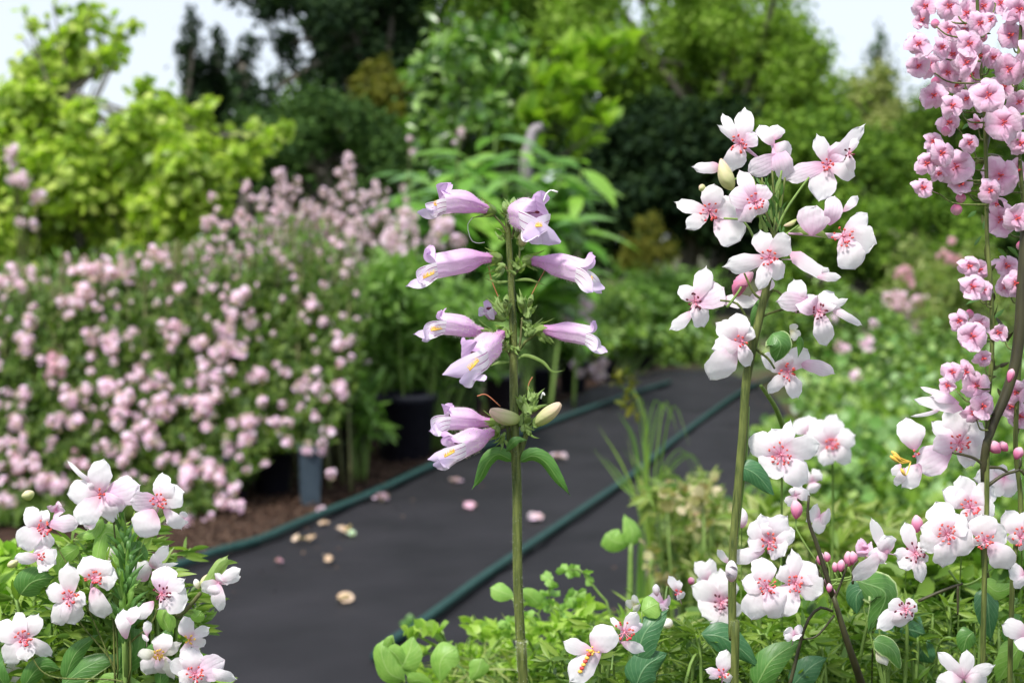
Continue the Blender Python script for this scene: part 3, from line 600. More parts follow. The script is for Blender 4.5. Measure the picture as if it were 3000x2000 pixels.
pot(1345, 1262, 130, 140, 4, M['pot_black'], 'black pot behind the main stem level with the cream bud')
pot(1470, 1222, 110, 120, 4, M['pot_black'], 'black pot directly behind the main stem')
pot(1580, 1190, 105, 110, 4, M['pot_black'], 'black pot just right of the main stem below the potted greens')
pot(1680, 1155, 90, 95, 4, M['pot_black'], 'black pot second to last along the far end of the path')
pot(1770, 1120, 80, 80, 4, M['pot_black'], 'farther black pot near the far end of the path')
pot(1885, 1085, 90, 75, 4, M['pot_black'], 'farthest black pot at the end of the path')
def greens(label, clumps, d, n, size, mat, T=T_LEAF, parts=120, cat='plant', name='potted_plant', up=.5, depth=.15, flowers=(), stems=True):
    P, O, Cn = clump_pts(clumps, d, n, depth, .5); P[:, 2] = np.maximum(P[:, 2], .02)
    bx = np.mean(Cn, 0); b = np.array([bx[0], bx[1], 0]); t = thing(name, label, cat, b)
    cloud('foliage', t, P, size, mat, T, up, O * .5 + np.array([0, -.2, 0]), parts=parts)
    if stems:
        ps = []
        for c in Cn:
            r0 = b + (np.array([c[0], c[1], 0]) - b) * .4; v, f = tube_geo(spline([r0, (r0 + c) / 2 + [0, .01, 0], c], 6), np.linspace(.006, .002, 6), 5); ps.append((v, f, 0))
        V, F, _ = merge(ps); obj('stems', V, F, M['stem_light'], t, b)
    for (fx, fy, r, m, k, s) in flowers:
        P, O, _ = clump_pts([(fx, fy, r, d - .25)], d, k, 0, .5); cloud('flower_head', t, P, s, M[m], T_POM, parts=k, part_name='flower_head')
    return t
greens('tall leafy green plant in pots behind the left lilac flowers', ell(1180, 880, 140, 130, 22, 55) + ell(1160, 1040, 130, 90, 18, 50) + ell(1350, 970, 110, 110, 16, 52), 5.0, 5200, .075, M['potgreen'], T_LANCE, 260, flowers=[(1280, 690, 60, 'lilachead', 10, .028), (1130, 720, 40, 'lilachead', 6, .028), (1340, 700, 20, 'lilachead', 4, .026), (1190, 650, 30, 'lilachead', 5, .028)])
greens('low bright green potted plants right behind the middle of the main stem', ell(1480, 900, 130, 130, 22, 55) + ell(1580, 985, 130, 40, 14, 42), 6.75, 4800, .075, M['potgreen'], T_LEAF, 220, flowers=[(1700, 915, 48, 'lilachead', 9, .034), (1725, 1085, 38, 'lilachead', 7, .034), (1700, 895, 26, 'lilachead', 4, .03), (1530, 1110, 30, 'lilachead', 4, .03)])
greens('pale green low plants at the far end of the path', ell(1780, 950, 160, 60, 18, 50) + ell(1990, 1010, 150, 50, 16, 42) + ell(2100, 1040, 110, 50, 8, 42), 8.7, 5200, .06, M['cover'], T_LEAF, 120, flowers=[])
greens('soft green plants in front of the dark gap right of centre', ell(1800, 850, 190, 80, 24, 55) + ell(2000, 900, 150, 80, 16, 50), 9.2, 4500, .075, M['potgreen'], T_LANCE, 100)
greens('lime green leafy clump overhanging the far black pots', ell(1760, 1000, 120, 25, 12, 28) + ell(1900, 1005, 90, 18, 8, 24), 7.7, 1200, .05, M['cover'], T_ROUND, 120)
greens('drooping leafy weed hanging beside the pots under the pink shrub', [(1030, 1180, 30), (1060, 1250, 34), (1085, 1230, 30), (1020, 1110, 36), (1075, 1170, 26)], 4.4, 150, .085, M['potgreen'], T_LANCE, 60, up=.1, depth=.03)

# ------------------------------------------------------------------ pink flowering shrubs in pots on the left
def surf_d(y): return 3.75 + (1500 - y) / 1000 * .95
pk = thing('pink_flowering_shrub', 'wide dark green shrub covered in small round pink flower heads, left', 'shrub', (W(450, 700, 4.3)[0], 4.3, 0))
def top_sh(x): return np.interp(x, [-200, 0, 200, 500, 620, 760, 860, 960, 1040, 1100], [800, 780, 750, 720, 690, 650, 630, 650, 720, 830])
def in_sh(x, y):
    lo = np.interp(x, [-200, 0, 250, 450, 560, 700, 800, 960, 1040, 1080], [1650, 1650, 1640, 1590, 1560, 1440, 1330, 1310, 1160, 900])
    hi = np.interp(x, [-200, 0, 200, 500, 620, 760, 860, 960, 1040, 1100], [800, 780, 750, 720, 690, 650, 630, 650, 720, 830])
    return hi < y < lo
P, nf = [], 0
while len(P) < 46000:
    x, y = random.uniform(-200, 1080), random.uniform(640, 1650)
    if in_sh(x, y) and random.random() < .06 + .94 * min(1, max(0, (y - top_sh(x) - 60) / 240)) ** 1.3 and (math.sin(x * .03 + y * .021) + math.sin(x * .017 - y * .037 + 2) > -1.3 or random.random() < .5):
        P.append(W(x, y, surf_d(y) + .05 + abs(random.gauss(0, .16)) + .035 * math.sin(x * .045) * math.sin(y * .05)))
P = np.array(P); P[:, 2] = np.maximum(P[:, 2], .02)
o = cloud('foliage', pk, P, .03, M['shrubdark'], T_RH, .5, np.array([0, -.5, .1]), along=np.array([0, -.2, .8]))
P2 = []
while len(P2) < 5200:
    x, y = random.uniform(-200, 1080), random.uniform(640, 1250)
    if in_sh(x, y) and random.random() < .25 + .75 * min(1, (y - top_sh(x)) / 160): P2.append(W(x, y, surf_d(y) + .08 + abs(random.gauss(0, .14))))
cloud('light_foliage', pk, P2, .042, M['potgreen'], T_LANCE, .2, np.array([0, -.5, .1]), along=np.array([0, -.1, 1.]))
ps = []
for k in range(90):
    x = random.uniform(-100, 1050); y0 = top_sh(x) + random.uniform(-20, 200); tp = W(x, y0, surf_d(y0) + .1); r0 = np.array([tp[0] * .8 - .05, 4.2 + random.uniform(-.2, .3), 0.02])
    v, f = tube_geo(spline([r0, (r0 + tp) / 2 + [0, -.1, 0], tp], 10), np.linspace(.006, .003, 10), 5); ps.append((v, f, 0))
V, F, _ = merge(ps); obj('stems', V, F, M['stem_brown'], pk, pk.location)
heads = []
def hd(x, y, r, m=0): heads.append((x, y, r, m))
for cx, cyy, n, rad in [(295, 1010, 9, 52), (60, 790, 6, 48), (40, 850, 5, 40), (520, 975, 8, 58), (600, 1020, 7, 45), (660, 1060, 11, 60), (480, 1160, 12, 60), (580, 1170, 12, 62), (420, 1095, 7, 45), (330, 1165, 9, 50), (345, 1215, 5, 35),
                        (215, 1190, 6, 42), (190, 1240, 4, 30), (350, 1310, 10, 55), (50, 1310, 10, 62), (65, 1360, 7, 45), (490, 1330, 6, 44), (230, 1365, 6, 50), (150, 1060, 6, 40), (60, 1010, 5, 36), (270, 870, 6, 36), (205, 900, 5, 32), (300, 800, 6, 44), (350, 820, 5, 40),
                        (250, 785, 4, 30), (440, 750, 5, 34), (560, 1400, 4, 26), (180, 1430, 6, 50), (20, 1480, 6, 44), (260, 1400, 6, 44), (580, 1345, 3, 26), (770, 1110, 5, 34), (900, 1130, 4, 36), (740, 1215, 3, 26), (730, 1280, 4, 30), (790, 1250, 3, 28), (1000, 1000, 4, 30), (990, 1120, 3, 26), (550, 1530, 4, 24), (540, 1580, 3, 20), (665, 1465, 4, 24), (425, 1265, 4, 30),
                        (650, 1000, 6, 40), (100, 1400, 6, 50), (10, 1230, 4, 40), (330, 1420, 4, 40), (110, 960, 3, 30), (700, 880, 4, 40), (690, 950, 4, 40)]:
    for k in range(max(2, int(n * .8))):
        a = random.uniform(0, 6.28); q = math.sqrt(random.random()) * rad; hd(cx + q * math.cos(a), cyy + q * math.sin(a) * .9, random.uniform(17, 29), 1 if (cx, cyy) in ((150, 1060), (230, 1365)) and k < 3 else 0)
k = 0
while k < 180:      # single heads
    x, y = random.uniform(-60, 1060), random.uniform(700, 1620)
    if in_sh(x, y - 10) and all((x - h[0]) ** 2 + (y - h[1]) ** 2 > 24 ** 2 for h in heads): hd(x, y, random.uniform(12, 22) if y > 1000 else random.uniform(8, 17)); k += 1
for x, y in [(925, 1225), (843, 1295), (942, 1298), (647, 1383), (668, 1320), (644, 1410), (705, 1480), (645, 1405), (968, 1385), (995, 1010), (1000, 1060), (925, 1090), (985, 1130), (955, 1165), (1003, 1150)]: hd(x, y, 20)
HP = np.array([W(h[0], h[1], surf_d(h[1]) + random.uniform(-.02, .05)) for h in heads]); HS = np.array([h[2] / FPX * surf_d(h[1]) * 1.14 for h in heads])
n1 = bases(len(HP), 0, np.array([0, -1.6, .8]))
def heads_obj(parent, HP, HS, B, mat, parts, sel_y=None):
    cloud('flower_heads', parent, HP, HS, mat, T_POM, basis=B, parts=parts, part_name='flower_head')
isd = np.array([h[3] for h in heads]) == 1
heads_obj(pk, HP[~isd], HS[~isd], n1[~isd], M['pinkhead'], 290)
heads_obj(pk, HP[isd], HS[isd], n1[isd], M['deeppink'], 6)
def spires(label, pts, d, mat, n, rad, fol, parts=290, name='pink_flowering_plant', fy=1000):
    """tall plant whose upright stems carry small flowers all round"""
    b = np.array([np.mean([W(p[0], 700, d)[0] for p in pts]), d + .1, 0]); t = thing(name, label, 'flowering plant', b); P, ps = [], []
    for (x, y, k, sp, ln) in pts:
        tp = W(x, y, d + random.uniform(-.12, .12)); r0 = np.array([b[0] + (tp[0] - b[0]) * .6, b[1] + random.uniform(-.1, .1), 0]); s = spline([r0, (r0 + tp) / 2 + [0, 0, .05], tp], 14)
        v, f = tube_geo(s, np.linspace(.005, .002, 14), 5); ps.append((v, f, 0))
        for q in range(k):
            u = random.random(); P.append(tp + np.array([random.gauss(0, 1) * sp * (0.3 + u), random.gauss(0, 1) * sp * .7, -u * ln * 1.]) * d / FPX)
    V, F, _ = merge(ps); obj('stems', V, F, M['stem_brown'], t, b)
    cloud('flower_heads', t, P, rad / FPX * d, mat, T_POM, parts=parts, part_name='flower_head', basis=bases(len(P), 0, np.array([0, -1.6, .8])))
    if fol:
        Q = [W(random.uniform(*fol[0]), random.uniform(*fol[1]), d + .12 + abs(random.gauss(0, .12))) for _ in range(fol[2])]
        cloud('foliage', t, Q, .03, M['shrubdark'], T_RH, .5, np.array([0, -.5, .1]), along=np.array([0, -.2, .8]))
    return t
spires('tall pink plant with dense flower spires behind the right end of the pink shrub',
       [(820, 500, 34, 26, 260), (860, 515, 26, 24, 300), (770, 570, 26, 26, 240), (1020, 455, 24, 20, 260), (1000, 500, 40, 28, 300), (960, 560, 40, 30, 280), (900, 570, 44, 32, 300), (1050, 560, 34, 26, 280), (850, 620, 40, 34, 240), (790, 640, 24, 28, 240), (940, 650, 40, 34, 260), (1030, 640, 34, 30, 300), (740, 660, 16, 30, 240), (880, 700, 30, 44, 200), (990, 720, 30, 44, 240)], 5.0, M['lilachead'], 400, 15, ((740, 1090), (760, 1250), 4500))
spires('wispy stems of small pink flowers rising out of the top of the pink shrub', [(600, 640, 12, 20, 160), (560, 700, 12, 24, 160), (650, 660, 14, 20, 180), (700, 600, 22, 24, 220), (480, 720, 8, 22, 120), (620, 560, 8, 16, 160), (720, 520, 10, 14, 200), (740, 760, 12, 30, 160), (860, 760, 26, 40, 220), (960, 760, 26, 40, 240), (1040, 800, 16, 30, 260), (820, 560, 20, 22, 200), (380, 720, 6, 24, 80), (200, 740, 5, 24, 60)], 4.65, M['pinkhead'], 200, 13, None, parts=200)
spires('faded lilac plant between the dense pink spires and the green perennial',
       [(1100, 520, 26, 24, 240), (1130, 560, 26, 24, 260), (1180, 540, 12, 20, 200), (1080, 640, 30, 30, 300), (1140, 660, 20, 26, 260), (1200, 400, 6, 12, 60), (1210, 640, 14, 26, 200), (1070, 760, 20, 30, 240), (1350, 380, 5, 14, 60)], 5.5, M['lilachead'], 200, 13, ((1020, 1150), (650, 1150), 5000), parts=150)
spires('few lilac flowers in front of the yellow green shrub at the left edge', [(35, 440, 5, 14, 40), (55, 500, 9, 20, 40), (105, 570, 3, 8, 20), (75, 640, 4, 12, 20)], 4.9, M['lilachead'], 20, 22, None)

# ------------------------------------------------------------------ right: ground cover with white flowers, grass tuft, beige seed heads
P = []
def cover_h(x, y): return .15 + .07 * math.sin(x * 9.1 + y * 2) + .06 * math.sin(y * 6.3 + x * 5) + .03 * math.sin(x * 27 + y * 13)
while len(P) < 30000:
    x, y = random.uniform(2020, 3200), 1090 + 960 * random.random() ** 1.3
    g = G(x, y)
    if x < np.interp(y, [1090, 1200, 1330, 1500, 1700, 2000], [2290, 2330, 2370, 2240, 2080, 2150]): continue
    h = cover_h(g[0], g[1])
    if math.sin(x * .041 + y * .06) + math.sin(x * .023 - y * .05 + 1) < -.9 and random.random() < .8: continue
    P.append(g + [0, 0, random.random() ** .5 * h + .01])
t = thing('ground_cover', 'bright green ground cover with small leaves right of the path', 'ground cover', (1.4, 4, 0))
cloud('foliage', t, P, .030, M['cover'], T_ROUND, .35, np.array([0, -.35, 0]))
P = []
while len(P) < 520:
    x, y = random.uniform(2250, 3050), random.uniform(1130, 1760); g = G(x, y)
    if x < np.interp(y, [1090, 1330, 1500, 1700], [2320, 2400, 2330, 2200]): continue
    if math.sin(x * .013 + y * .011 + .6) + math.sin(y * .02 - x * .009) < -.2: continue
    P.append(g + [0, 0, cover_h(g[0], g[1]) * random.uniform(.85, 1.25)])
cloud('pale_foliage', t, P, .044, M['paleround'], T_ROUND, .35, np.array([0, -.5, 0]), parts=290)
wh = [(2345, 1118), (2440, 1170), (2530, 1120), (2370, 1080), (2600, 1130), (2640, 1110), (2465, 1240), (2510, 1300), (2470, 1330), (2700, 1140), (2520, 1360), (2560, 1240), (2620, 1260), (2395, 1230), (2585, 1420), (2590, 1500), (2490, 1475), (2480, 1180), (2660, 1180), (2700, 1250), (2330, 1200), (2730, 1390), (2540, 1600), (2420, 1500)]
HP = np.array([G(x, y, .14) for x, y in wh]); cloud('flower_head', t, HP, [random.uniform(14, 24) / FPX * (np.linalg.norm(p - CAMP)) for p in HP], M['whitehead'], T_POM, parts=30, part_name='flower_head', basis=bases(len(HP), 0, np.array([0, -1.6, 1])))
HP = np.array([W(x, y, 5) for x, y in [(2465, 1020), (2540, 1005), (2510, 1095), (2560, 950), (2440, 935)]]); cloud('flower_head', t, HP, .03, M['pinkhead'], T_POM, parts=9, part_name='flower_head')
def grass(label, root_px, n, tips, d, mat, w=1., name='grass_tuft', heads=()):
    """arching blades from one root"""
    r0 = W(root_px[0], root_px[1], d); b = np.array([r0[0], r0[1] + .05, 0]); t = thing(name, label, 'grass', b)
    for k in range(n):
        tx, ty, mxp, myp = tips[k % len(tips)]; j = random.uniform(-22, 22); dz = random.uniform(-.08, .08)
        A = r0 + np.array([random.uniform(-.03, .03), random.uniform(-.03, .03), 0]); A = np.array([A[0], A[1], max(0, A[2] - .3)])
        pts = [A, r0, W(mxp + j, myp + j * .5, d + dz * .5), W(tx + j * 1.3, ty + j, d + dz)]
        S = spline(pts, 16); T_ = nrm(np.gradient(S, axis=0)); X = nrm(np.cross(T_, FV + np.array([.3 * random.uniform(-1, 1), 0, .2]))); ww = (.0026 * w * d / 1.8) * np.clip(np.sin(np.linspace(.5, math.pi - .02, 16)), .05, 1)[:, None]
        V = np.concatenate([S - X * ww, S + X * ww]); F = [(i, i + 1, 17 + i, 16 + i) for i in range(15)]
        obj('blade', V, F, mat, t, pts[1], smooth=True)
    return t
grass('thin dark grass wisps leaning over the right hose behind the main tuft', (1880, 1540), 14, [(1980, 1240, 1930, 1200), (1800, 1200, 1850, 1300), (2060, 1400, 2000, 1330), (1760, 1330, 1830, 1420), (1900, 1180, 1900, 1300)], 2.3, M['potgreen'], .4)
gt_ = grass('arching green grass tuft overhanging the right hose', (1905, 1640), 15, [(2015, 1300, 1960, 1200), (1830, 1090, 1880, 1250), (1790, 1110, 1870, 1200), (1770, 1260, 1850, 1400), (1840, 1320, 1880, 1400), (2010, 1480, 1960, 1380), (2060, 1440, 2010, 1500), (1860, 1290, 1890, 1440), (1950, 1330, 1940, 1450)], 2.0, M['fine'], .42)
P = []
for x0, y0, x1, y1 in [(1790, 1100, 1850, 1150), (1815, 1165, 1870, 1210), (1850, 1130, 1830, 1100)]:
    for k in range(14): u = random.random(); P.append(W(x0 + (x1 - x0) * u, y0 + (y1 - y0) * u, 2.0) + rng.normal(0, .003, 3))
cloud('seed_head', gt_, P, .018, M['olive'], T_LEAF)
P = []
for c in ell(2060, 1560, 130, 150, 30, 42) + ell(1980, 1480, 80, 60, 8, 34) + ell(2150, 1720, 120, 100, 16, 44): P.append(c)
greens('yellow green feathery plant with beige tips beside the cut stem', P, 1.8, 2900, .024, M['grass'], T_LANCE, 160, name='feathery_plant', up=.1, depth=.1)
P, O, _ = clump_pts(ell(2040, 1450, 90, 60, 14, 26) + ell(1930, 1620, 40, 120, 9, 20) + ell(2120, 1530, 80, 90, 10, 18), 1.65, 150, .1, .6)
o = thing('seed_head_plant', 'beige dry seed heads rising from the feathery plant', 'plant', (P[:, 0].mean(), P[:, 1].mean(), 0)); cloud('seed_heads', o, P, .014, M['seed'], T_ROUND, .3, parts=120, part_name='seed')
V, F, _ = merge([(*tube_geo(spline([np.array([p[0] + .03, p[1], 0]), (p + np.array([p[0] + .03, p[1], 0])) / 2, p], 6), .0012, 4), 0) for p in P[::12]]); obj('stems', V, F, M['stem_light'], o, o.location)

# ------------------------------------------------------------------ close flowers: helpers
ZJ = 0
def zoff():
    """each bloom sits at a depth of its own"""
    return random.uniform(-.012, .012)
def bloom(t, cx, cy, petals, d=.6, kind='petal', r=26, n=9, stam='red', face=(0, 0), back=None, ws=1., lift=.12, mats=None, name='flower', edge=.05):
    """five-part open flower. petals: (tip x, tip y, width[, base x, base y[, extra]]) in photo pixels"""
    dz = zoff(); dd = d + dz; s = dd / FPX; c = W(cx, cy, dd)
    back = back or (cx + random.uniform(-14, 14), cy + 34, .016)
    # receptacle and short tube behind the petals
    Pt = spline([W(back[0], back[1], dd + (back[2] if len(back) > 2 else .014)), W((cx + back[0]) / 2, (cy + back[1]) / 2, dd + .010), c + FV * .0015], 8)
    V, F = tube_geo(Pt, np.array([.25, .3, .36, .42, .5, .6, .7, .75]) * r * .42 * s, 10)
    uv = np.stack([np.tile(np.arange(10) / 10, 8), np.repeat(np.linspace(.2, .6, 8), 10)], -1)
    fl = obj(name, V, F, M['petal_pink' if kind != 'blossom' else 'blossom'] if kind != 'petal_cream' else M['petal_cream'], t, c, uv=uv)
    for i, p in enumerate(petals):
        bx, by = (p[3], p[4]) if len(p) > 4 else (cx, cy)
        if kind != 'blossom': p = (bx + (p[0] - bx) * 1.09, by + (p[1] - by) * 1.09, p[2] * .98)
        mt = M[(mats or {}).get(i, kind)]; L = math.hypot(p[0] - bx, p[1] - by); sh = 'blunt' if p[2] > .75 * L else 'round' if p[2] > .3 * L else 'strap'
        if kind != 'blossom' and random.random() < .72 and sh != 'strap': sh = 'tipped'
        o = patch(fl, 'petal', [(bx, by, 0.0004 * i), (bx * .5 + p[0] * .5 + (p[1] - by) * random.uniform(-.05, .05), by * .5 + p[1] * .5 + (p[0] - bx) * random.uniform(-.05, .05), -.0002 * i), (p[0], p[1], random.uniform(-.003, .004))], p[2] * (1.04 if kind != 'blossom' else 1.12), dd, mt, sh,
                  lift=random.uniform(.02, lift), tip=random.uniform(-.05, .2), tilt=random.uniform(-18, 18), cup=random.uniform(.02, .15), ruf=.03, nu=12, nv=9, widthscale=ws, edge=edge)
    if n:
        fm, am = {'red': ('filament', 'anther'), 'dark': ('filament', 'darkanther'), 'yellow': ('yellow', 'yellow'), 'blossom': ('anther', 'anther')}[stam]
        parts = []
        for k in range(n + (3 if n > 6 else 0)):
            a = k * 2 * math.pi / n + random.uniform(-.3, .3); q = r * random.uniform(.6, 1.15); fx, fy = face
            e = W(cx + q * math.cos(a) + fx * .6, cy + q * math.sin(a) + fy * .6, dd - random.uniform(.0025, .0055)); m = c * .5 + e * .5 - FV * .0012
            v, f = tube_geo(spline([c - FV * .0005, m, e], 6), np.linspace(.10, .07, 6) * 17 * s * (.6 if kind != 'blossom' else .4), 5); parts.append((v, f, 0))
            v, f = ball_geo(e, (3.5 if kind != 'blossom' else 2.6) * s, nrm(rng.normal(size=3)), 1.6); parts.append((v, f, 1))
        v, f = tube_geo([c, c - FV * .004], [3.2 * s, 2.2 * s], 6); parts.append((v, f, 0))
        V, F, mi = merge(parts); obj('stamens', V, F, [M[fm], M[am]], fl, c, mi=mi)
    return fl
def ped(t, px, w0, w1, d=.6, mat='stem_light', name='flower_stalk'):
    return stalk(t, px, w0, w1, d, M[mat], name, 10, 7)
def lf(t, px, w, d=.6, mat='leaf', shape='ovate', **k):
    kw = dict(lift=.06, tip=.05, tilt=random.uniform(-25, 25), cup=.16, ruf=.03, nu=14, nv=8); kw.update(k)
    return patch(t, 'leaf', px, w, d, M[mat], shape, **kw)
def hairs(t, path, R, n, ln, name='hair'):
    """fine glandular hairs on a stem, one mesh"""
    P = np.asarray(path); T = nrm(np.gradient(P, axis=0)); V, F = [], []
    for k in range(n):
        i = random.randrange(len(P) - 1); u = random.random(); c = P[i] * (1 - u) + P[i + 1] * u; a = nrm(np.cross(T[i], rng.normal(size=3))); rr = np.broadcast_to(R, (len(P),))[i]
        b = np.cross(a, T[i]) * ln * .045; e = c + a * (rr + ln * random.uniform(.5, 1.1)) + T[i] * ln * random.uniform(-.3, .3); o = len(V); V += [c + a * rr * .9 - b, c + a * rr * .9 + b, e]; F.append((o, o + 1, o + 2))
    o = obj(name, V, np.array(F), M['hair'], t, V[0], smooth=False); o['kind'] = 'stuff'; return o

# ------------------------------------------------------------------ the main flower: tall lilac beardtongue
D0 = .6
sp_px = [(1535, 2060), (1530, 1960), (1517, 1700), (1515, 1450), (1511, 1340), (1506, 1200), (1504, 1000), (1500, 880), (1494, 760), (1487, 650), (1482, 612)]
base = W(1545, 2060, D0); base = np.array([base[0] + .02, base[1] + .02, 0])
pen = thing('beardtongue', 'tall single stem with drooping lilac trumpet flowers, sharp in the centre', 'flower', base)
sp3 = spline([base, base * .6 + W(1530, 2060, D0) * .4] + [W(x, y, D0) for x, y in sp_px], 90)
rad = np.interp(np.linspace(0, 1, 90), [0, .45, .62, .75, .9, 1], np.array([14.5, 14, 12.5, 10.5, 8, 5]) / FPX * D0)
V, F = tube_geo(sp3, rad, 12); obj('stem', V, F, M['stem'], pen, base)
hairs(pen, sp3[4:], rad[4:], 4600, .0012)
PX0 = FPX / D0
def trumpet(px, rb, rm, lobes, up=(0, -1), dz=0., roll=0., neck=.30, beard=None, tmat='tube', hair=True, N=30, sep=True, open_in=True, flare=1.0):
    """tubular flower. px: centre line from calyx to mouth (x, y[, depth]); lobes: tips (x, y, depth, curl) for
    upper1, upper2, side1, lower, side2"""
    s = D0 / FPX; P = spline([W(p[0], p[1], D0 + dz + (p[2] if len(p) > 2 else 0)) for p in px], 16)
    T = nrm(np.gradient(P, axis=0)); up3 = nrm(RV * up[0] - UV_ * up[1]); V, uv = [], []
    prof = lambda t: rb + (rm - rb) * (lambda x: x * x * (3 - 2 * x))(min(1, max(0, (t - neck * .45) / .5)))
    rings = []
    for i in range(16):
        t_ = i / 15; R_ = prof(t_) * s; A = nrm(up3 - T[i] * (up3 @ T[i])); B = np.cross(T[i], A)
        for j in range(N):
            a = 2 * math.pi * j / N + roll; q = R_ * (1 + .05 * math.cos(5 * a)) * (1.0 if math.cos(a) > 0 else .96)
            V.append(P[i] + A * q * math.cos(a) + B * q * math.sin(a)); uv.append((j / N, t_ * .95))
    V = np.array(V); F = [(i * N + j, i * N + (j + 1) % N, (i + 1) * N + (j + 1) % N, (i + 1) * N + j) for i in range(15) for j in range(N)]
    fl = obj('flower', V, F, M[tmat], pen, P[0], uv=np.array(uv))
    ring = V[15 * N:16 * N]; A = nrm(up3 - T[15] * (up3 @ T[15])); B = np.cross(T[15], A); seg = N // 5
    starts = [int(round(k * N / 5)) for k in (-1, 0, 1, 2, 3)]   # upper pair meets at the top
    for li, (lb, st) in enumerate(zip(lobes, starts)):
        if lb is None: continue
        idx = [(st + q) % N for q in range(seg + 1)]; R0 = ring[idx]; m0 = (R0[0] + R0[-1]) / 2; chord = R0[-1] - R0[0]; cw = np.linalg.norm(chord); side = chord / cw; bul = R0 - (m0 + np.linspace(-.5, .5, seg + 1)[:, None] * chord)
        mid = R0[seg // 2]; tipp = W(lb[0], lb[1], D0 + dz + (lb[2] if len(lb) > 2 else 0)); L = np.linalg.norm(tipp - mid); rad_ = nrm(mid - P[15])
        lw = (lb[3] if len(lb) > 3 else 1.15) * (1.45 if li > 1 else 1.12); c1 = mid + T[15] * L * .38 + rad_ * L * .08 * flare
        rows = 9; VV, uu = [], []
        for k in range(rows):
            t_ = k / (rows - 1); c = mid * (1 - t_) ** 2 + c1 * 2 * t_ * (1 - t_) + tipp * t_ ** 2
            w = cw * (1 + (lw - 1) * math.sin(min(1, t_ * 1.3) * math.pi / 2)) * (1 - t_ ** 3.2) ** .5 if t_ < 1 else cw * .12
            dl = nrm(tipp - mid); ip = nrm(np.cross(dl, FV)); ip = ip * (1 if ip @ side > 0 else -1); mixf = .62 * min(1, t_ * 1.4); sd = nrm(side * (1 - mixf) + ip * mixf)
            for q in range(seg + 1):
                f = q / seg - .5; base_off = bul[q] - bul[seg // 2]
                VV.append(c + sd * f * w + base_off * (1 - t_) ** 1.5 * (w / cw if t_ else 1) - T[15] * (f * f * 4) * L * .05 * t_ + rad_ * .06 * cw * math.sin(t_ * 6 + f * 5 + li) * t_); uu.append((q / seg, t_))
        k1 = seg + 1; FF = [(a * k1 + b, a * k1 + b + 1, (a + 1) * k1 + b + 1, (a + 1) * k1 + b) for a in range(rows - 1) for b in range(seg)]
        obj('upper_lobe' if li < 2 else 'lower_lobe', VV, FF, M['lobe' if li < 2 else 'lip'], fl, mid, uv=np.array(uu))
    # golden beard and dark stamens inside the mouth
    if beard:
        parts = []; b0 = W(beard[0], beard[1], D0 + dz + beard[4]); b1 = W(beard[2], beard[3], D0 + dz + beard[5]); v, f = tube_geo([b0, (b0 + b1) / 2, b1], [2.4 * s, 3.2 * s, 2.6 * s], 6); parts.append((v, f, 0))
        for k in range(60):
            u = random.random(); c = b0 * (1 - u) + b1 * u; e = c + (nrm(rng.normal(size=3)) * .6 + up3) * 10 * s * random.uniform(.4, 1); v, f = tube_geo([c, e], [.9 * s, .4 * s], 3); parts.append((v, f, 0))
        V, F, _ = merge(parts); obj('beard', V, F, M['yellow'], fl, b0)
    parts = []; inn = P[12]
    for k in (-1, 1):
        e = P[14] + A * rm * s * .35 + B * k * rm * s * .3; v, f = ball_geo(e, 5 * s, B, 1.6); parts.append((v, f, 0)); v, f = tube_geo([P[7], e], 1.3 * s, 4); parts.append((v, f, 0))
    V, F, _ = merge(parts); obj('stamens', V, F, M['darkanther'], fl, inn)
    if sep:      # calyx of pointed sepals
        c0 = P[0] - T[0] * 10 * s; A0 = nrm(up3 - T[0] * (up3 @ T[0])); B0 = np.cross(T[0], A0)
        v, f = ball_geo(c0 + T[0] * 4 * s, rb * 1.12 * s, T[0], 1.2); 
        k = 12; prof2 = [(-16, .25), (-8, .9), (4, 1.2), (16, 1.15), (24, 1.0)]; V = []
        for h, r_ in prof2:
            for j in range(k): a = j * 2 * math.pi / k; V.append(c0 + T[0] * h * s + (A0 * math.cos(a) + B0 * math.sin(a)) * r_ * rb * s)
        F = [(i * k + j, i * k + (j + 1) % k, (i + 1) * k + (j + 1) % k, (i + 1) * k + j) for i in range(4) for j in range(k)] + [tuple(range(k - 1, -1, -1))]
        cal = obj('calyx', V, F, M['sepal'], fl, c0, uv=np.array([(.3, .3)] * len(V)))
        parts = []; uvl = []
        for q in range(5):
            a = q * 2 * math.pi / 5 + random.uniform(-.25, .25); dr = A0 * math.cos(a) + B0 * math.sin(a); sd = np.cross(T[0], dr); L = random.uniform(38, 58) * s; o = []
            for r_i, (u, w) in enumerate([(0, .5), (.3, .62), (.6, .42), (.85, .2), (1, .03)]):
                c = c0 + dr * (rb * 1.1 * s + L * .42 * u ** 1.4) + T[0] * (-4 * s + L * u)
                for z in (-1, 0, 1): o.append(c + sd * z * w * rb * s * .95 - dr * abs(z) * 1.5 * s); uvl.append((.5 + z * .5, u))
            parts.append((np.array(o), [(i * 3 + j, i * 3 + j + 1, i * 3 + j + 4, i * 3 + j + 3) for i in range(4) for j in range(2)], 0))
        V, F, _ = merge(parts); V = np.array(V); so = obj('sepals', V, F, M['sepal'], fl, c0, uv=np.array(uvl))
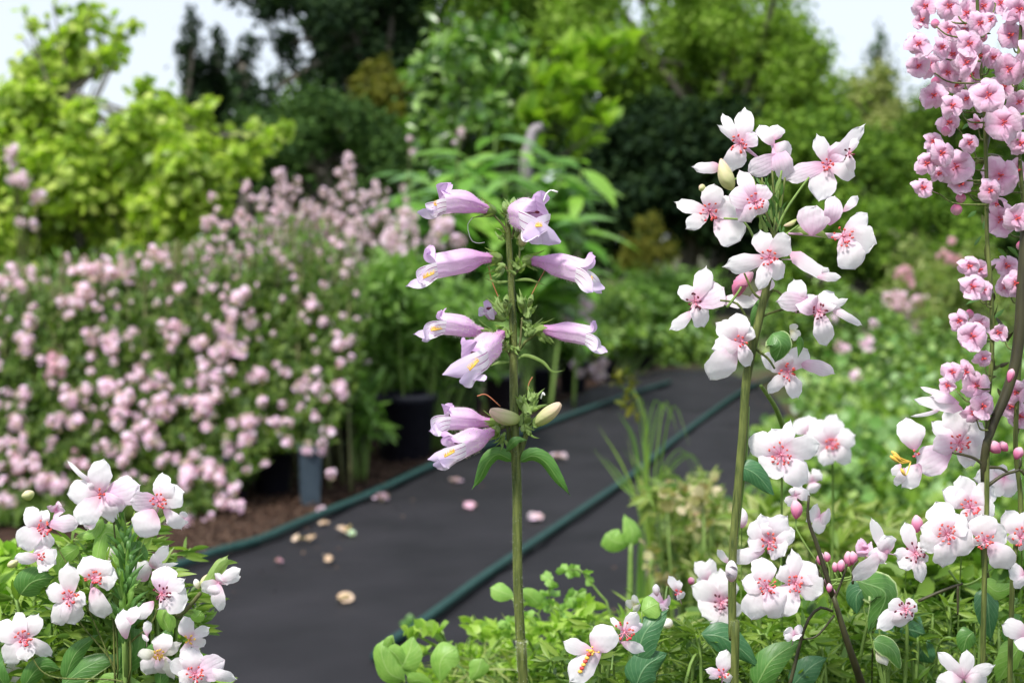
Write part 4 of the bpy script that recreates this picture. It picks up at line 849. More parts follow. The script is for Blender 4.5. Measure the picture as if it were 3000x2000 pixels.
    if hair:
        hp = P[2:15] ; hr = np.array([prof(i / 15) * s for i in range(2, 15)]); Vh, Fh = [], []
        for k in range(420):
            i = random.randrange(len(hp) - 1); u = random.random(); c = hp[i] * (1 - u) + hp[i + 1] * u; a = nrm(np.cross(T[i + 2], rng.normal(size=3))); b = np.cross(a, T[i + 2]) * .9 * s; e = c + a * (hr[i] * 1.03 + 7 * s * random.uniform(.5, 1)); o = len(Vh); Vh += [c + a * hr[i] - b, c + a * hr[i] + b, e]; Fh.append((o, o + 1, o + 2))
        h = obj('hair', Vh, np.array(Fh), M['hair'], fl, P[0], smooth=False); h['kind'] = 'stuff'
    return fl
# left top flower
trumpet([(1432, 616), (1395, 604, -.004), (1350, 592, -.006), (1300, 595, -.008)], 15, 34, [(1322, 538, -.004, 1.), (1308, 536, -.014, .9), (1262, 616, -.028, .8), (1222, 622, -.012, .75), (1268, 628, .004, .8)], beard=(1300, 604, 1272, 600, -.010, -.011))
# right top flower, mouth to the viewer
trumpet([(1508, 636), (1530, 628, -.006), (1562, 638, -.017)], 19, 47, [(1560, 577, -.020, 1.05), (1612, 582, -.012, 1.1), (1644, 712, -.018, .9), (1580, 690, -.030, 1.1), (1532, 694, -.026, 1.1)], up=(.12, -1), neck=.1, beard=(1556, 662, 1588, 662, -.021, -.024), flare=1.6)
# second tier
trumpet([(1448, 756), (1400, 758, -.003), (1350, 768, -.006), (1276, 782, -.008)], 15, 37, [(1262, 718, -.004, .85), (1246, 728, -.012, .8), (1228, 830, -.026, .8), (1188, 838, -.012, .7), (1232, 835, .0, .8)], up=(.1, -1), beard=(1272, 800, 1240, 815, -.014, -.014))
trumpet([(1552, 764), (1600, 770, -.004), (1650, 782, -.008), (1702, 797, -.012)], 15, 36, [(1736, 742, -.006, .85), (1746, 752, -.018, .85), (1738, 856, -.022, .85), (1772, 845, -.012, .75), (1764, 858, -.002, .7)], up=(.15, -1), beard=(1704, 806, 1735, 822, -.016, -.017))
# third tier
trumpet([(1424, 976), (1385, 968, -.003), (1345, 955, -.006), (1300, 950, -.008)], 15, 32, [(1300, 906, -.004, .8), (1284, 912, -.012, .75), (1238, 992, -.022, .8), (1210, 978, -.012, .7), (1236, 998, .002, .8)], up=(.1, -1), beard=(1296, 962, 1262, 968, -.012, -.012))
trumpet([(1470, 976), (1448, 1000, -.010), (1425, 1020, -.018), (1396, 1048, -.026)], 16, 42, [(1350, 1006, -.026, .95), (1396, 1000, -.036, .9), (1418, 1116, -.036, 1.0), (1346, 1120, -.040, .9), (1298, 1098, -.032, .95)], up=(-.35, -1), beard=(1402, 1056, 1376, 1084, -.034, -.038), flare=1.5, roll=.15)
trumpet([(1582, 966), (1625, 970, -.002), (1670, 975, -.004), (1722, 985, -.006)], 15, 30, [(1746, 942, -.002, .8), (1740, 950, -.012, .75), (1752, 1024, -.020, .8), (1780, 1030, -.008, .8), (1762, 1026, .004, .7)], up=(.1, -1))
trumpet([(1458, 930, .010), (1445, 925, .010), (1428, 905, .008)], 9, 18, [(1416, 884, .006, .9), (1424, 880, .012, .9), (1402, 924, .004, .7), (1404, 926, .010, .7), (1446, 936, .006, .8)], hair=False)
# lowest tier
trumpet([(1444, 1240), (1400, 1234, -.002), (1360, 1228, -.004), (1312, 1228, -.006)], 14, 33, [(1326, 1184, -.004, .9), (1314, 1190, -.012, .85), (1270, 1272, -.020, .9), (1256, 1262, -.010, .8), (1268, 1268, .002, .8)], up=(.1, -1))
trumpet([(1446, 1262, -.004), (1415, 1278, -.010), (1380, 1292, -.014), (1340, 1312, -.020)], 14, 36, [(1292, 1274, -.018, .75), (1318, 1276, -.028, .75), (1300, 1368, -.034, .9), (1268, 1362, -.030, .8), (1254, 1346, -.022, .8)], up=(-.2, -1), beard=(1332, 1322, 1302, 1338, -.030, -.031), flare=1.3, roll=.1)
# buds
def tubebud(px, w, mat='bud'):
    b = spindle(pen, 'bud', px, w, D0, M[mat], 14, 14, .5); s = D0 / FPX
    for q in range(4):
        p0, p1 = px[0], px[1]; o = patch(b, 'sepal', [(p0[0] - 4, p0[1] + q * 4 - 6), (p0[0] * .55 + p1[0] * .45 + (q - 1.5) * 7, p0[1] * .55 + p1[1] * .45 + (q - 1.5) * 9, -.002 + .002 * q)], 16, D0 - .003, M['sepal'], 'sepal', tilt=random.uniform(-40, 40), nu=6, nv=4)
tubebud([(1522, 1228), (1480, 1222, -.006), (1436, 1202, -.008)], 46)
tubebud([(1566, 1244), (1604, 1214, -.006), (1642, 1182, -.008)], 42)
tubebud([(1524, 720), (1532, 700, -.003), (1546, 672, -.004)], 32)
for (x, y, ex, ey, w) in [(1486, 630, 1476, 590, 22), (1500, 625, 1506, 578, 24), (1515, 628, 1532, 592, 28), (1492, 655, 1488, 606, 26), (1530, 905, 1526, 868, 22), (1478, 905, 1486, 862, 20), (1548, 900, 1560, 862, 18), (1530, 960, 1556, 940, 24), (1516, 1250, 1540, 1210, 20), (1540, 1240, 1556, 1190, 18), (1530, 1190, 1520, 1160, 14)]:
    spindle(pen, 'bud', [(x, y), ((x + ex) / 2, (y + ey) / 2, -.003), (ex, ey)], w, D0 + random.uniform(-.006, .006), M['sepal'], 8, 8, .8)
# little bracts and sepal tufts round each tier
def tuft(cx, cy, n, r, ang=(0, 360), w=13):
    for k in range(n):
        a = math.radians(random.uniform(*ang)); L = r * random.uniform(.6, 1.15); x0 = cx + random.uniform(-10, 10); y0 = cy + random.uniform(-14, 14)
        patch(pen, 'bract', [(x0, y0, random.uniform(-.004, .004)), (x0 + L * .55 * math.cos(a), y0 - L * .55 * math.sin(a), -.002), (x0 + L * math.cos(a + random.uniform(-.4, .4)), y0 - L * math.sin(a + random.uniform(-.3, .3)), random.uniform(-.006, .004))], w * random.uniform(.7, 1.3), D0, M['sepal'], 'sepal', tilt=random.uniform(-50, 50), cup=.25, nu=6, nv=4)
tuft(1494, 640, 16, 50, (30, 150)); tuft(1478, 690, 5, 40, (60, 200)); tuft(1516, 690, 6, 34, (0, 120)); tuft(1470, 790, 6, 40, (120, 320)); tuft(1515, 790, 9, 44, (20, 160)); tuft(1478, 920, 13, 62, (60, 140), 16); tuft(1540, 920, 13, 62, (30, 110), 16)
tuft(1480, 990, 12, 44, (40, 250)); tuft(1550, 975, 16, 46, (-40, 140), 14); tuft(1500, 1010, 8, 34, (180, 360)); tuft(1545, 1210, 20, 58, (20, 130), 16); tuft(1535, 1250, 16, 44, (-60, 120)); tuft(1474, 1275, 9, 40, (160, 300)); tuft(1560, 1170, 8, 44, (40, 130)); tuft(1580, 985, 5, 44, (-60, 10))
def pk_(px, w0=8, w1=6, m='stem_brown'): return ped(pen, px, w0, w1, D0, m)
pk_([(1494, 720), (1478, 668), (1440, 622)]); pk_([(1500, 700), (1508, 660), (1512, 640)]); pk_([(1504, 780), (1520, 760), (1523, 722)]); pk_([(1497, 812), (1480, 780), (1455, 758)]); pk_([(1502, 812), (1520, 790), (1548, 768)])
pk_([(1500, 1052), (1480, 1010), (1470, 982)], 10, 8); pk_([(1506, 1055), (1524, 1000), (1530, 930)], 9, 6, 'stem_brown'); pk_([(1506, 1050), (1535, 1005), (1580, 970)], 10, 8, 'stem'); pk_([(1500, 1050), (1476, 1000), (1430, 976)], 8, 7)
pk_([(1510, 1345), (1490, 1300), (1486, 1250), (1450, 1262)], 14, 9, 'stem'); pk_([(1516, 1345), (1535, 1290), (1550, 1250), (1566, 1235)], 20, 12, 'stem'); pk_([(1490, 1250), (1500, 1230), (1520, 1228)], 10, 9, 'stem')
pk_([(1600, 786), (1580, 820), (1556, 866)], 3, 2.5, 'redstyle'); pk_([(1432, 782), (1440, 820), (1464, 880)], 3, 3, 'redstyle'); pk_([(1398, 1160), (1425, 1156), (1466, 1190)], 4, 3, 'redstyle'); pk_([(1560, 1104), (1550, 1122), (1546, 1142)], 3, 3, 'redstyle')
pk_([(1592, 592, -.02), (1600, 570, -.02), (1614, 558, -.02), (1634, 563, -.02)], 4.5, 5.5, 'whitestyle'); pk_([(1584, 1168), (1590, 1150), (1596, 1158)], 5, 6, 'whitestyle'); pk_([(1386, 636), (1370, 660), (1380, 702), (1400, 712), (1420, 710)], 2, 1.6, 'whitestyle')
lf(pen, [(1505, 1350), (1460, 1328), (1428, 1352), (1405, 1400), (1382, 1434)], 44, D0, 'leaf', 'ovate', tilt=20, cup=.25)
lf(pen, [(1518, 1352), (1560, 1332), (1600, 1352), (1640, 1410), (1672, 1452)], 46, D0, 'leaf', 'ovate', tilt=-25, cup=.25)
lf(pen, [(1482, 1322, -.006), (1510, 1290, -.010), (1545, 1288, -.008)], 26, D0, 'leaf', 'lance', tilt=10)
lf(pen, [(1496, 824), (1455, 826), (1412, 812)], 9, D0, 'sepal', 'lance'); lf(pen, [(1506, 822), (1550, 820), (1604, 838)], 9, D0, 'sepal', 'lance')
lf(pen, [(1496, 1060), (1460, 1062), (1432, 1074)], 9, D0, 'sepal', 'lance'); lf(pen, [(1508, 1058), (1540, 1040), (1590, 1060), (1620, 1088), (1656, 1084)], 10, D0, 'sepal', 'lance')

# ------------------------------------------------------------------ tall stem of white flowers, right of centre
wt_b = np.array([W(2150, 1900, .6)[0] - .005, W(2150, 1900, .62)[1], 0])
A_ = thing('tall_white_flower_plant', 'tallest white flowered plant on a thick stem, right of centre', 'flower', wt_b)
s_px = [(2152, 1990), (2146, 1860), (2146, 1640), (2156, 1500), (2176, 1270), (2190, 1090), (2232, 900), (2262, 760), (2272, 650)]
sp = spline([wt_b, wt_b * .5 + W(2150, 2000, .6) * .5] + [W(x, y, .6) for x, y in s_px], 70); rr = np.interp(np.linspace(0, 1, 70), [0, .5, .72, .85, .95, 1], np.array([12.5, 12.5, 14, 11, 7, 4]) / FPX * .6)
V, F = tube_geo(sp, rr, 12); obj('stem', V, F, M['stem'], A_, wt_b); hairs(A_, sp[6:], rr[6:], 900, .0007)
ped(A_, [(2150, 1750, .014), (2158, 1600, .008), (2186, 1330, .004), (2194, 1190, .002)], 12, 6, .6, 'stem_light')
ped(A_, [(2298, 1260, .14), (2270, 1190, .1), (2230, 1130, .03)], 22, 12, .6, 'stem_light')
for q in [[(2262, 760), (2290, 700), (2340, 660)], [(2268, 700), (2250, 640), (2240, 590), (2232, 520)], [(2270, 700), (2285, 620), (2300, 520)], [(2268, 690), (2300, 620), (2340, 560), (2370, 520)], [(2262, 720), (2230, 640), (2205, 520), (2140, 530)], [(2264, 740), (2270, 620), (2262, 500)], [(2266, 700), (2275, 600), (2290, 500)],
          [(2256, 780), (2220, 720), (2180, 650), (2120, 640)], [(2205, 1000), (2190, 940), (2160, 890), (2110, 880)], [(2235, 900), (2270, 850), (2340, 915)], [(2218, 980), (2230, 930), (2300, 905), (2350, 905)], [(2200, 1050), (2175, 1020), (2160, 1000)], [(2212, 1020), (2250, 1050), (2270, 1080)], [(2240, 880), (2210, 860), (2180, 800)], [(2130, 900), (2160, 860), (2172, 840)]]:
    ped(A_, q, 9, 6, .6, random.choice(['stem', 'stem_light', 'stem']))
for k in range(60):
    a = random.uniform(60, 130); x0, y0 = random.uniform(2225, 2290), random.uniform(545, 690); L = random.uniform(30, 70)
    patch(A_, 'bract', [(x0, y0), (x0 + L * math.cos(math.radians(a)), y0 - L * math.sin(math.radians(a)), random.uniform(-.006, .006))], 9, .6, M[random.choice(['sepal', 'leaf'])], 'lance', tilt=random.uniform(-50, 50), nu=5, nv=3)
B = lambda t, x, y, p, **k: bloom(t, x, y, p, **k)
B(A_, 2168, 420, [(2182, 322, 56), (2122, 338, 32), (2106, 370, 20), (2148, 494, 66), (2215, 395, 60)], face=(-10, 0), mats={4: 'petal_pink'}, back=(2230, 470, .01))
B(A_, 2268, 425, [(2278, 368, 50, 2272, 410), (2314, 450, 56), (2230, 370, 50), (2200, 502, 62, 2290, 460), (2306, 520, 60)], n=0, mats={3: 'petal_pink', 4: 'petal_pink'}, back=(2300, 515, .01))
B(A_, 2424, 482, [(2396, 400, 52), (2308, 522, 52), (2402, 582, 78), (2502, 512, 56), (2528, 372, 44), (2478, 425, 56)], r=17, n=7, mats={1: 'petal_pink', 5: 'petal_pink'}, back=(2370, 530, .012))
B(A_, 2486, 450, [(2512, 405, 24), (2500, 500, 30)], r=14, n=5, stam='dark')
B(A_, 2078, 618, [(1984, 594, 42), (2092, 545, 66), (2164, 606, 76), (2014, 666, 46), (2164, 700, 96, 2100, 630)], r=28, back=(2150, 650, .012))
B(A_, 2212, 592, [(2172, 505, 46), (2242, 545, 60), (2200, 645, 64, 2160, 590), (2140, 575, 66), (2246, 616, 50)], kind='petal_pink', r=22, back=(2255, 640, .01))
B(A_, 2468, 692, [(2392, 608, 96, 2380, 690), (2512, 575, 26, 2470, 620), (2538, 628, 54), (2562, 712, 88), (2502, 782, 86), (2448, 580, 60, 2430, 660)], r=30, n=10, mats={0: 'petal_pink', 5: 'petal_pink'}, back=(2310, 684, .004))
lf(A_, [(2310, 682, .003), (2380, 672, .002), (2436, 705, -.001)], 34, .6, 'sepal', 'lance', lift=0)
B(A_, 2253, 754, [(2230, 680, 66), (2312, 698, 72), (2130, 778, 56), (2292, 808, 56), (2226, 842, 46)], r=26, n=10, back=(2262, 790, .012))
B(A_, 2330, 760, [(2432, 812, 44, 2312, 738)], n=0, r=8, back=(2290, 760, .01)); B(A_, 2410, 806, [(2458, 812, 28, 2394, 812), (2425, 786, 24)], n=0, r=6, back=(2400, 800, .008))
B(A_, 2235, 850, [(2200, 880, 26), (2260, 820, 36), (2225, 880, 30)], n=0, r=8, kind='petal_pink')
B(A_, 2036, 882, [(2068, 788, 56), (1994, 842, 50), (1968, 962, 36, 2030, 910), (2062, 952, 58), (2116, 846, 86), (2210, 886, 44, 2100, 880)], r=24, stam='dark', mats={4: 'petal_pink'}, back=(2160, 890, .01))
B(A_, 2398, 912, [(2284, 884, 60, 2380, 890), (2330, 824, 54, 2350, 890), (2440, 860, 60), (2524, 948, 24, 2430, 895), (2422, 1006, 58), (2476, 878, 26), (2350, 870, 70)], r=22, n=9, stam='dark', mats={0: 'petal_pink', 6: 'petal_pink'}, back=(2330, 915, .01))
B(A_, 2172, 1000, [(2158, 924, 66), (2104, 950, 56), (2092, 1020, 66), (2086, 1104, 90, 2160, 1010), (2196, 1066, 46), (2200, 960, 50)], r=16, n=6, back=(2195, 1030, .01))
B(A_, 2308, 1088, [(2362, 1028, 66), (2440, 1092, 42, 2330, 1060), (2336, 1160, 54), (2256, 1148, 40), (2238, 1046, 52), (2290, 1040, 60)], r=24, n=9, mats={1: 'petal_pink'}, back=(2250, 1060, .01))
B(A_, 2316, 970, [(2340, 990, 34), (2330, 950, 24)], n=0, r=6, kind='petal_cream')
lf(A_, [(2262, 978, -.008), (2285, 1010, -.010), (2270, 1062, -.008)], 82, .6, 'leaf_edge', 'ovate', tilt=10)
lf(A_, [(2340, 985, -.002), (2345, 1010), (2338, 1048)], 26, .6, 'leaf', 'lance'); lf(A_, [(2235, 870, .004), (2215, 920, .004), (2200, 970, .004)], 34, .6, 'leaf', 'lance'); lf(A_, [(2168, 1365), (2215, 1390), (2270, 1452)], 66, .6, 'leaf_teal', 'ovate')
spindle(A_, 'bud', [(2146, 556), (2128, 522, -.004), (2112, 466, -.002)], 46, .6, M['bud'], 12, 12, .8); spindle(A_, 'bud', [(2062, 562), (2056, 550), (2048, 545)], 22, .61, M['bud'])
patch(A_, 'petal', [(2112, 488, 0), (2070, 492, -.003), (2026, 488, 0)], 34, .6, M['petal'], 'strap'); spindle(A_, 'bud', [(2155, 870), (2170, 830, -.004), (2205, 800)], 44, .61, M['pinkbud'], 10, 10, .7)
spindle(A_, 'bud', [(2334, 642), (2318, 655), (2296, 662)], 14, .6, M['bud'])

# ------------------------------------------------------------------ low white flowers, right of centre
def sprig(name, label, bx, by, d, w=14, mat='stem_dark', cat='flower', top=None):
    r0 = W(bx, by, d + .10); b = np.array([r0[0], r0[1] + .04, 0]); t = thing(name, label, cat, b)
    tp = W(*top, d + .015) if top else r0
    P_ = spline([b, b * .5 + r0 * .5 + np.array([.004, 0, 0]), r0, tp] if top else [b, b * .5 + r0 * .5, r0], 24); V, F = tube_geo(P_, np.linspace(w, w * .5, 24) / FPX * d / 2, 8); obj('stem', V, F, M[mat], t, b); return t
t = sprig('white_flower_sprig', 'large white bloom with pink centre touching the thick stem, leaf below it', 2290, 1500, .6, 12, 'stem_light', top=(2285, 1350))
B(t, 2286, 1330, [(2196, 1292, 76), (2262, 1262, 86), (2392, 1300, 78), (2316, 1238, 40), (2362, 1408, 84), (2240, 1385, 84)], r=32, n=12)
t = sprig('white_flower_sprig', 'soft blurred white blooms behind the large bloom with pink centre', 2440, 1500, .86, 14, 'stem_light', top=(2430, 1330))
B(t, 2436, 1300, [(2380, 1240, 70), (2450, 1220, 66), (2500, 1275, 60), (2490, 1350, 56), (2415, 1360, 50), (2360, 1310, 60)], d=.86, r=18); B(t, 2372, 1268, [(2330, 1240, 50), (2370, 1220, 50), (2410, 1240, 50), (2360, 1320, 50)], d=.88, r=12, n=0)
B(t, 2380, 1410, [(2350, 1390, 36), (2400, 1380, 40), (2390, 1440, 44)], d=.86, r=10, n=0)
t = sprig('white_flower_sprig', 'white bloom with scalloped edge above the double bloom right of the thick stem', 2230, 1700, .6, 10, 'stem_light', top=(2245, 1600))
B(t, 2252, 1586, [(2200, 1536, 60), (2232, 1512, 54), (2302, 1516, 72), (2322, 1556, 64), (2296, 1622, 66), (2142, 1634, 46, 2240, 1610), (2194, 1584, 60), (2262, 1520, 60)], r=24, n=10)
t = sprig('white_flower_sprig', 'double white bloom with two red centres right of the thick stem', 2290, 1860, .6, 12, 'stem_light', top=(2285, 1740))
B(t, 2246, 1716, [(2232, 1638, 78), (2180, 1700, 62), (2206, 1808, 90), (2290, 1796, 84)], r=26, n=11); B(t, 2328, 1706, [(2322, 1616, 48), (2384, 1656, 74), (2404, 1732, 84), (2274, 1784, 96), (2290, 1660, 60)], r=26, n=11)
t = sprig('white_flower_sprig', 'crumpled creamy white blooms just left of the thick stem', 2110, 1960, .72, 14, 'stem_light', top=(2110, 1800))
B(t, 2112, 1762, [(2110, 1672, 80), (2034, 1722, 70), (2060, 1800, 76), (2112, 1846, 72), (2150, 1700, 60), (2160, 1800, 60)], d=.72, r=22, n=8, stam='dark'); B(t, 2078, 1700, [(2040, 1650, 44), (2080, 1640, 40), (2110, 1690, 44), (2050, 1720, 50)], d=.74, r=12, n=0); B(t, 2135, 1650, [(2105, 1612, 22), (2150, 1640, 34)], d=.7, r=8, n=0)
spindle(t, 'bud', [(2143, 1700), (2143, 1672, -.01), (2143, 1644)], 36, .58, M['petal'], 10, 10, .6)
t = sprig('white_flower_sprig', 'two tilted white blooms with pink centres at the bottom middle', 1800, 2060, .6, 10, 'stem_light', top=(1790, 1960))
B(t, 1738, 1905, [(1656, 1882, 46), (1792, 1842, 84), (1676, 1992, 72, 1762, 1890)], r=16, n=4, stam='yellow'); B(t, 1828, 1848, [(1862, 1796, 42), (1884, 1906, 34, 1820, 1880), (1790, 1812, 20), (1880, 1830, 24)], r=28, n=11, mats={3: 'petal_pink'})
parts = []
for k in range(7):
    c = W(1730 - k * 5, 1906 + k * 10, .596); v, f = ball_geo(c, .0009, RV, 1.3); parts.append((v, f, k % 2))
V, F, mi = merge(parts); obj('stamens', V, F, [M['yellow'], M['anther']], t, V[0], mi=mi)
t = sprig('white_flower_sprig', 'single upright white petal flower at the bottom edge below the thick stem', 2110, 2080, .6, 10, 'stem_light', top=(2110, 1990))
B(t, 2118, 1972, [(2128, 1908, 54), (2070, 1962, 22), (2080, 1985, 20), (2140, 1996, 30)], r=14, n=5, mats={1: 'petal_pink', 2: 'petal_pink'})
t = sprig('bud_sprig', 'pale pink and cream buds on short stalks left of the creamy blooms', 1960, 1850, .66, 9, 'stem_light', top=(1945, 1760))
B(t, 1942, 1762, [(1905, 1745, 44), (1960, 1770, 50), (1935, 1780, 44)], kind='petal_pink', n=0, d=.66, r=10); B(t, 1985, 1735, [(1962, 1690, 26), (2000, 1750, 30), (1990, 1700, 22)], n=3, d=.67, r=9); B(t, 1858, 1770, [(1835, 1770, 30), (1865, 1748, 30), (1870, 1785, 30)], kind='petal_cream', n=0, d=.68, r=8)
spindle(t, 'bud', [(1925, 1745), (1922, 1725), (1922, 1710)], 22, .66, M['petal']); spindle(t, 'bud', [(1960, 1840), (1955, 1825), (1945, 1815)], 34, .66, M['petal_cream']); spindle(t, 'bud', [(2020, 1710), (2026, 1700), (2034, 1695)], 22, .67, M['pinkbud'])
t = sprig('bud_sprig', 'white rounded bud on a thin stalk beside the thick stem', 2172, 1640, .62, 7, 'stem_light', top=(2172, 1540)); spindle(t, 'bud', [(2172, 1545), (2172, 1515), (2170, 1488)], 38, .62, M['petal'], 10, 10, .5)

# ------------------------------------------------------------------ dark branching sprigs, lower right
t = sprig('dark_stemmed_sprig', 'dark branching stem with small pink buds, lower right', 2610, 2200, .5, 26, 'stem_dark', top=(2530, 2010)); C1 = t
ped(t, [(2534, 2030, .016), (2500, 1930, .004), (2470, 1840), (2440, 1740)], 26, 15, .6, 'stem_dark', 'stem')
ped(t, [(2440, 1745), (2395, 1600), (2368, 1520), (2370, 1450)], 16, 7, .6, 'stem_dark'); ped(t, [(2442, 1760), (2470, 1690), (2482, 1650)], 9, 5, .6, 'stem_dark'); ped(t, [(2438, 1750), (2400, 1680), (2390, 1640)], 9, 5, .6, 'stem_dark'); ped(t, [(2498, 1710), (2500, 1660), (2515, 1640)], 8, 5, .6, 'stem_dark')
ped(t, [(2440, 1790), (2400, 1780), (2360, 1830), (2330, 1940), (2310, 2020)], 8, 12, .6, 'stem_dark'); ped(t, [(2445, 1800), (2395, 1860), (2352, 1872)], 7, 4, .6, 'stem_dark')
for x, y, w in [(2332, 1490, 36), (2402, 1635, 24), (2422, 1630, 20), (2462, 1655, 24), (2485, 1635, 30), (2498, 1632, 26), (2428, 1720, 18), (2438, 1735, 16), (2420, 1705, 16), (2685, 1532, 34), (2445, 1660, 20)]:
    bd = spindle(t, 'bud', [(x, y + w * .8), (x + 2, y), (x + random.uniform(-6, 6), y - w * .7)], w, .6 + random.uniform(-.01, .01), M['pinkbud'], 8, 9, .7); ped(t, [(x, y + w * .8), (x + 8, y + w * 2), (2430, max(y + 60, 1700)) if x < 2600 else (2680, 1620)], 5, 6, .605, 'stem_light')
B(t, 2532, 1608, [(2505, 1600, 40), (2535, 1585, 40), (2558, 1610, 44), (2530, 1630, 40)], kind='blossom', n=0, r=10); B(t, 2330, 1450, [(2345, 1420, 30), (2370, 1450, 36), (2310, 1480, 40), (2320, 1430, 24)], kind='petal', n=0, d=.63, r=8); B(t, 2402, 1510, [(2370, 1500, 60), (2430, 1520, 60), (2400, 1560, 40)], n=0, d=.68, r=8)
B(t, 2328, 1856, [(2300, 1850, 36), (2350, 1840, 36), (2340, 1870, 30), (2300, 1870, 28)], n=0, r=8)
t = sprig('white_flower_sprig', 'side view white bloom next to a pink bud on the dark branching stem', 2560, 1760, .6, 8, 'stem_dark', top=(2585, 1640))
B(t, 2600, 1620, [(2556, 1524, 34), (2506, 1694, 56, 2590, 1612), (2592, 1570, 60), (2560, 1640, 60)], n=0, r=8, back=(2625, 1625, .008))
t = sprig('white_flower_sprig', 'three clustered white blooms with pink centres at the lower right', 2810, 1760, .6, 9, 'stem_light', top=(2830, 1620))
B(t, 2842, 1484, [(2818, 1400, 74), (2912, 1432, 70), (2910, 1506, 74), (2840, 1545, 66), (2772, 1440, 62)], r=26, n=11); B(t, 2772, 1562, [(2748, 1480, 84), (2704, 1548, 70), (2700, 1600, 66), (2766, 1656, 76), (2852, 1598, 84), (2826, 1520, 70)], r=28, n=12); B(t, 2884, 1582, [(2878, 1512, 84), (2946, 1560, 70), (2958, 1662, 76, 2895, 1590), (2862, 1596, 56)], r=26, n=11)
ped(t, [(2780, 1670), (2815, 1710), (2860, 1700), (2910, 1660)], 7, 5, .6, 'stem_light'); ped(t, [(2690, 1760), (2760, 1730), (2820, 1708)], 10, 8, .6, 'stem_dark'); ped(t, [(2806, 1715), (2806, 1800)], 9, 5, .6, 'stem_dark')
t = sprig('white_flower_sprig', 'small drooping white bloom left of the three clustered blooms', 2650, 1800, .6, 6, 'stem_light', top=(2660, 1660))
B(t, 2680, 1618, [(2654, 1536, 44), (2624, 1620, 34), (2698, 1698, 44), (2640, 1660, 56), (2710, 1610, 50), (2716, 1640, 30)], r=26, n=9, stam='dark')
t = sprig('white_flower_sprig', 'withered white bloom with dark stamens in the lower right leaves', 2650, 1900, .6, 6, 'stem_light', top=(2650, 1800))
B(t, 2652, 1782, [(2574, 1836, 56), (2608, 1770, 50), (2684, 1768, 46), (2640, 1832, 60), (2672, 1812, 34)], r=28, n=9, stam='dark')
t = sprig('white_flower_sprig', 'starry white bloom at the bottom right edge', 2820, 2080, .6, 8, 'stem_light', top=(2820, 2010))
B(t, 2822, 1985, [(2756, 1918, 40), (2834, 1910, 42), (2906, 1948, 40), (2750, 1996, 50), (2890, 2000, 50)], n=0, r=12)
t = sprig('white_flower_sprig', 'white bloom cut by the right edge beside the three clustered blooms', 2990, 1760, .6, 8, 'stem_light', top=(2985, 1600))
B(t, 2988, 1572, [(2950, 1500, 60), (3020, 1500, 60), (3020, 1600, 60), (2966, 1590, 50)], r=24, n=9); B(t, 3010, 1860, [(2940, 1830, 60), (2990, 1900, 60)], n=0, r=10); B(t, 3000, 1680, [(2960, 1670, 50), (2990, 1720, 50)], n=0, r=10)
# curved dark branch with white blooms at the right
r0 = W(2885, 2060, .6); b = np.array([r0[0], r0[1] + .03, 0])
t = thing('dark_flowering_branch', 'curved dark stem with big white blooms below the pink blossoms, right', 'flower', b); C2 = t
P_ = spline([b, b * .5 + r0 * .5, W(2888, 1900, .78), W(2884, 1640, .68), W(2884, 1430, .61), W(2885, 1330, .6), W(2910, 1240, .6), W(2945, 1160, .6), W(2975, 1060, .6), W(2990, 940, .6), W(2996, 820, .6), W(3010, 600, .6)], 60)
V, F = tube_geo(P_, np.interp(np.linspace(0, 1, 60), [0, .4, .62, .85, 1], np.array([22, 22, 30, 34, 30]) / FPX * .3), 10); obj('stem', V, F, M['stem_dark'], t, b)
for q in [[(2885, 1365), (2850, 1340), (2790, 1325)], [(2890, 1368), (2930, 1370), (2955, 1385)], [(2890, 1425), (2940, 1390), (2985, 1375), (2990, 1340)], [(2920, 1210), (2880, 1215), (2850, 1235)], [(2990, 1375), (3010, 1400)]]: ped(t, q, 11, 7, .6, 'stem_dark')
B(t, 2810, 1296, [(2792, 1198, 78), (2738, 1240, 48), (2872, 1244, 88), (2876, 1312, 80), (2694, 1372, 90, 2790, 1316), (2740, 1320, 80), (2850, 1360, 60)], r=28, n=10, mats={4: 'petal_pink', 5: 'petal_pink'})
B(t, 2684, 1330, [(2660, 1232, 84, 2684, 1318), (2648, 1424, 62, 2696, 1360)], n=3, r=12); B(t, 2640, 1360, [(2632, 1420, 34, 2650, 1370), (2616, 1390, 26)], n=0, r=6, kind='petal')
parts = []
for a in [(2612, 1322), (2618, 1330), (2608, 1335), (2640, 1372)]:
    v, f = tube_geo(spline([W(2668, 1352, .598), W((a[0] + 2668) / 2, a[1] + 20, .596), W(a[0], a[1], .595)], 8), [.0003] * 5 + [.0007, .0008, .0004], 6); parts.append((v, f, 0))
V, F, _ = merge(parts); obj('stamens', V, F, M['yellow'], t, V[0])
B(t, 2800, 1186, [(2694, 1172, 36, 2820, 1198), (2704, 1136, 20, 2800, 1170), (2676, 1218, 12, 2760, 1196), (2730, 1160, 28, 2810, 1180)], n=0, r=10, kind='petal_pink', mats={0: 'petal', 2: 'petal'}, back=(2840, 1220, .008))
B(t, 2940, 1400, [(2900, 1440, 60), (2960, 1450, 60), (2920, 1370, 50), (2990, 1400, 60), (2860, 1400, 60)], n=0, r=10, d=.64); spindle(t, 'bud', [(2930, 1325), (2912, 1308), (2902, 1290)], 36, .6, M['pinkbud']); spindle(t, 'bud', [(2952, 1320), (2938, 1305), (2934, 1292)], 28, .605, M['pinkbud']); spindle(t, 'bud', [(2976, 1345), (2984, 1325), (2992, 1310)], 30, .605, M['pinkbud']); spindle(t, 'bud', [(2955, 1120), (2962, 1095), (2966, 1080)], 22, .59, M['pinkbud'])

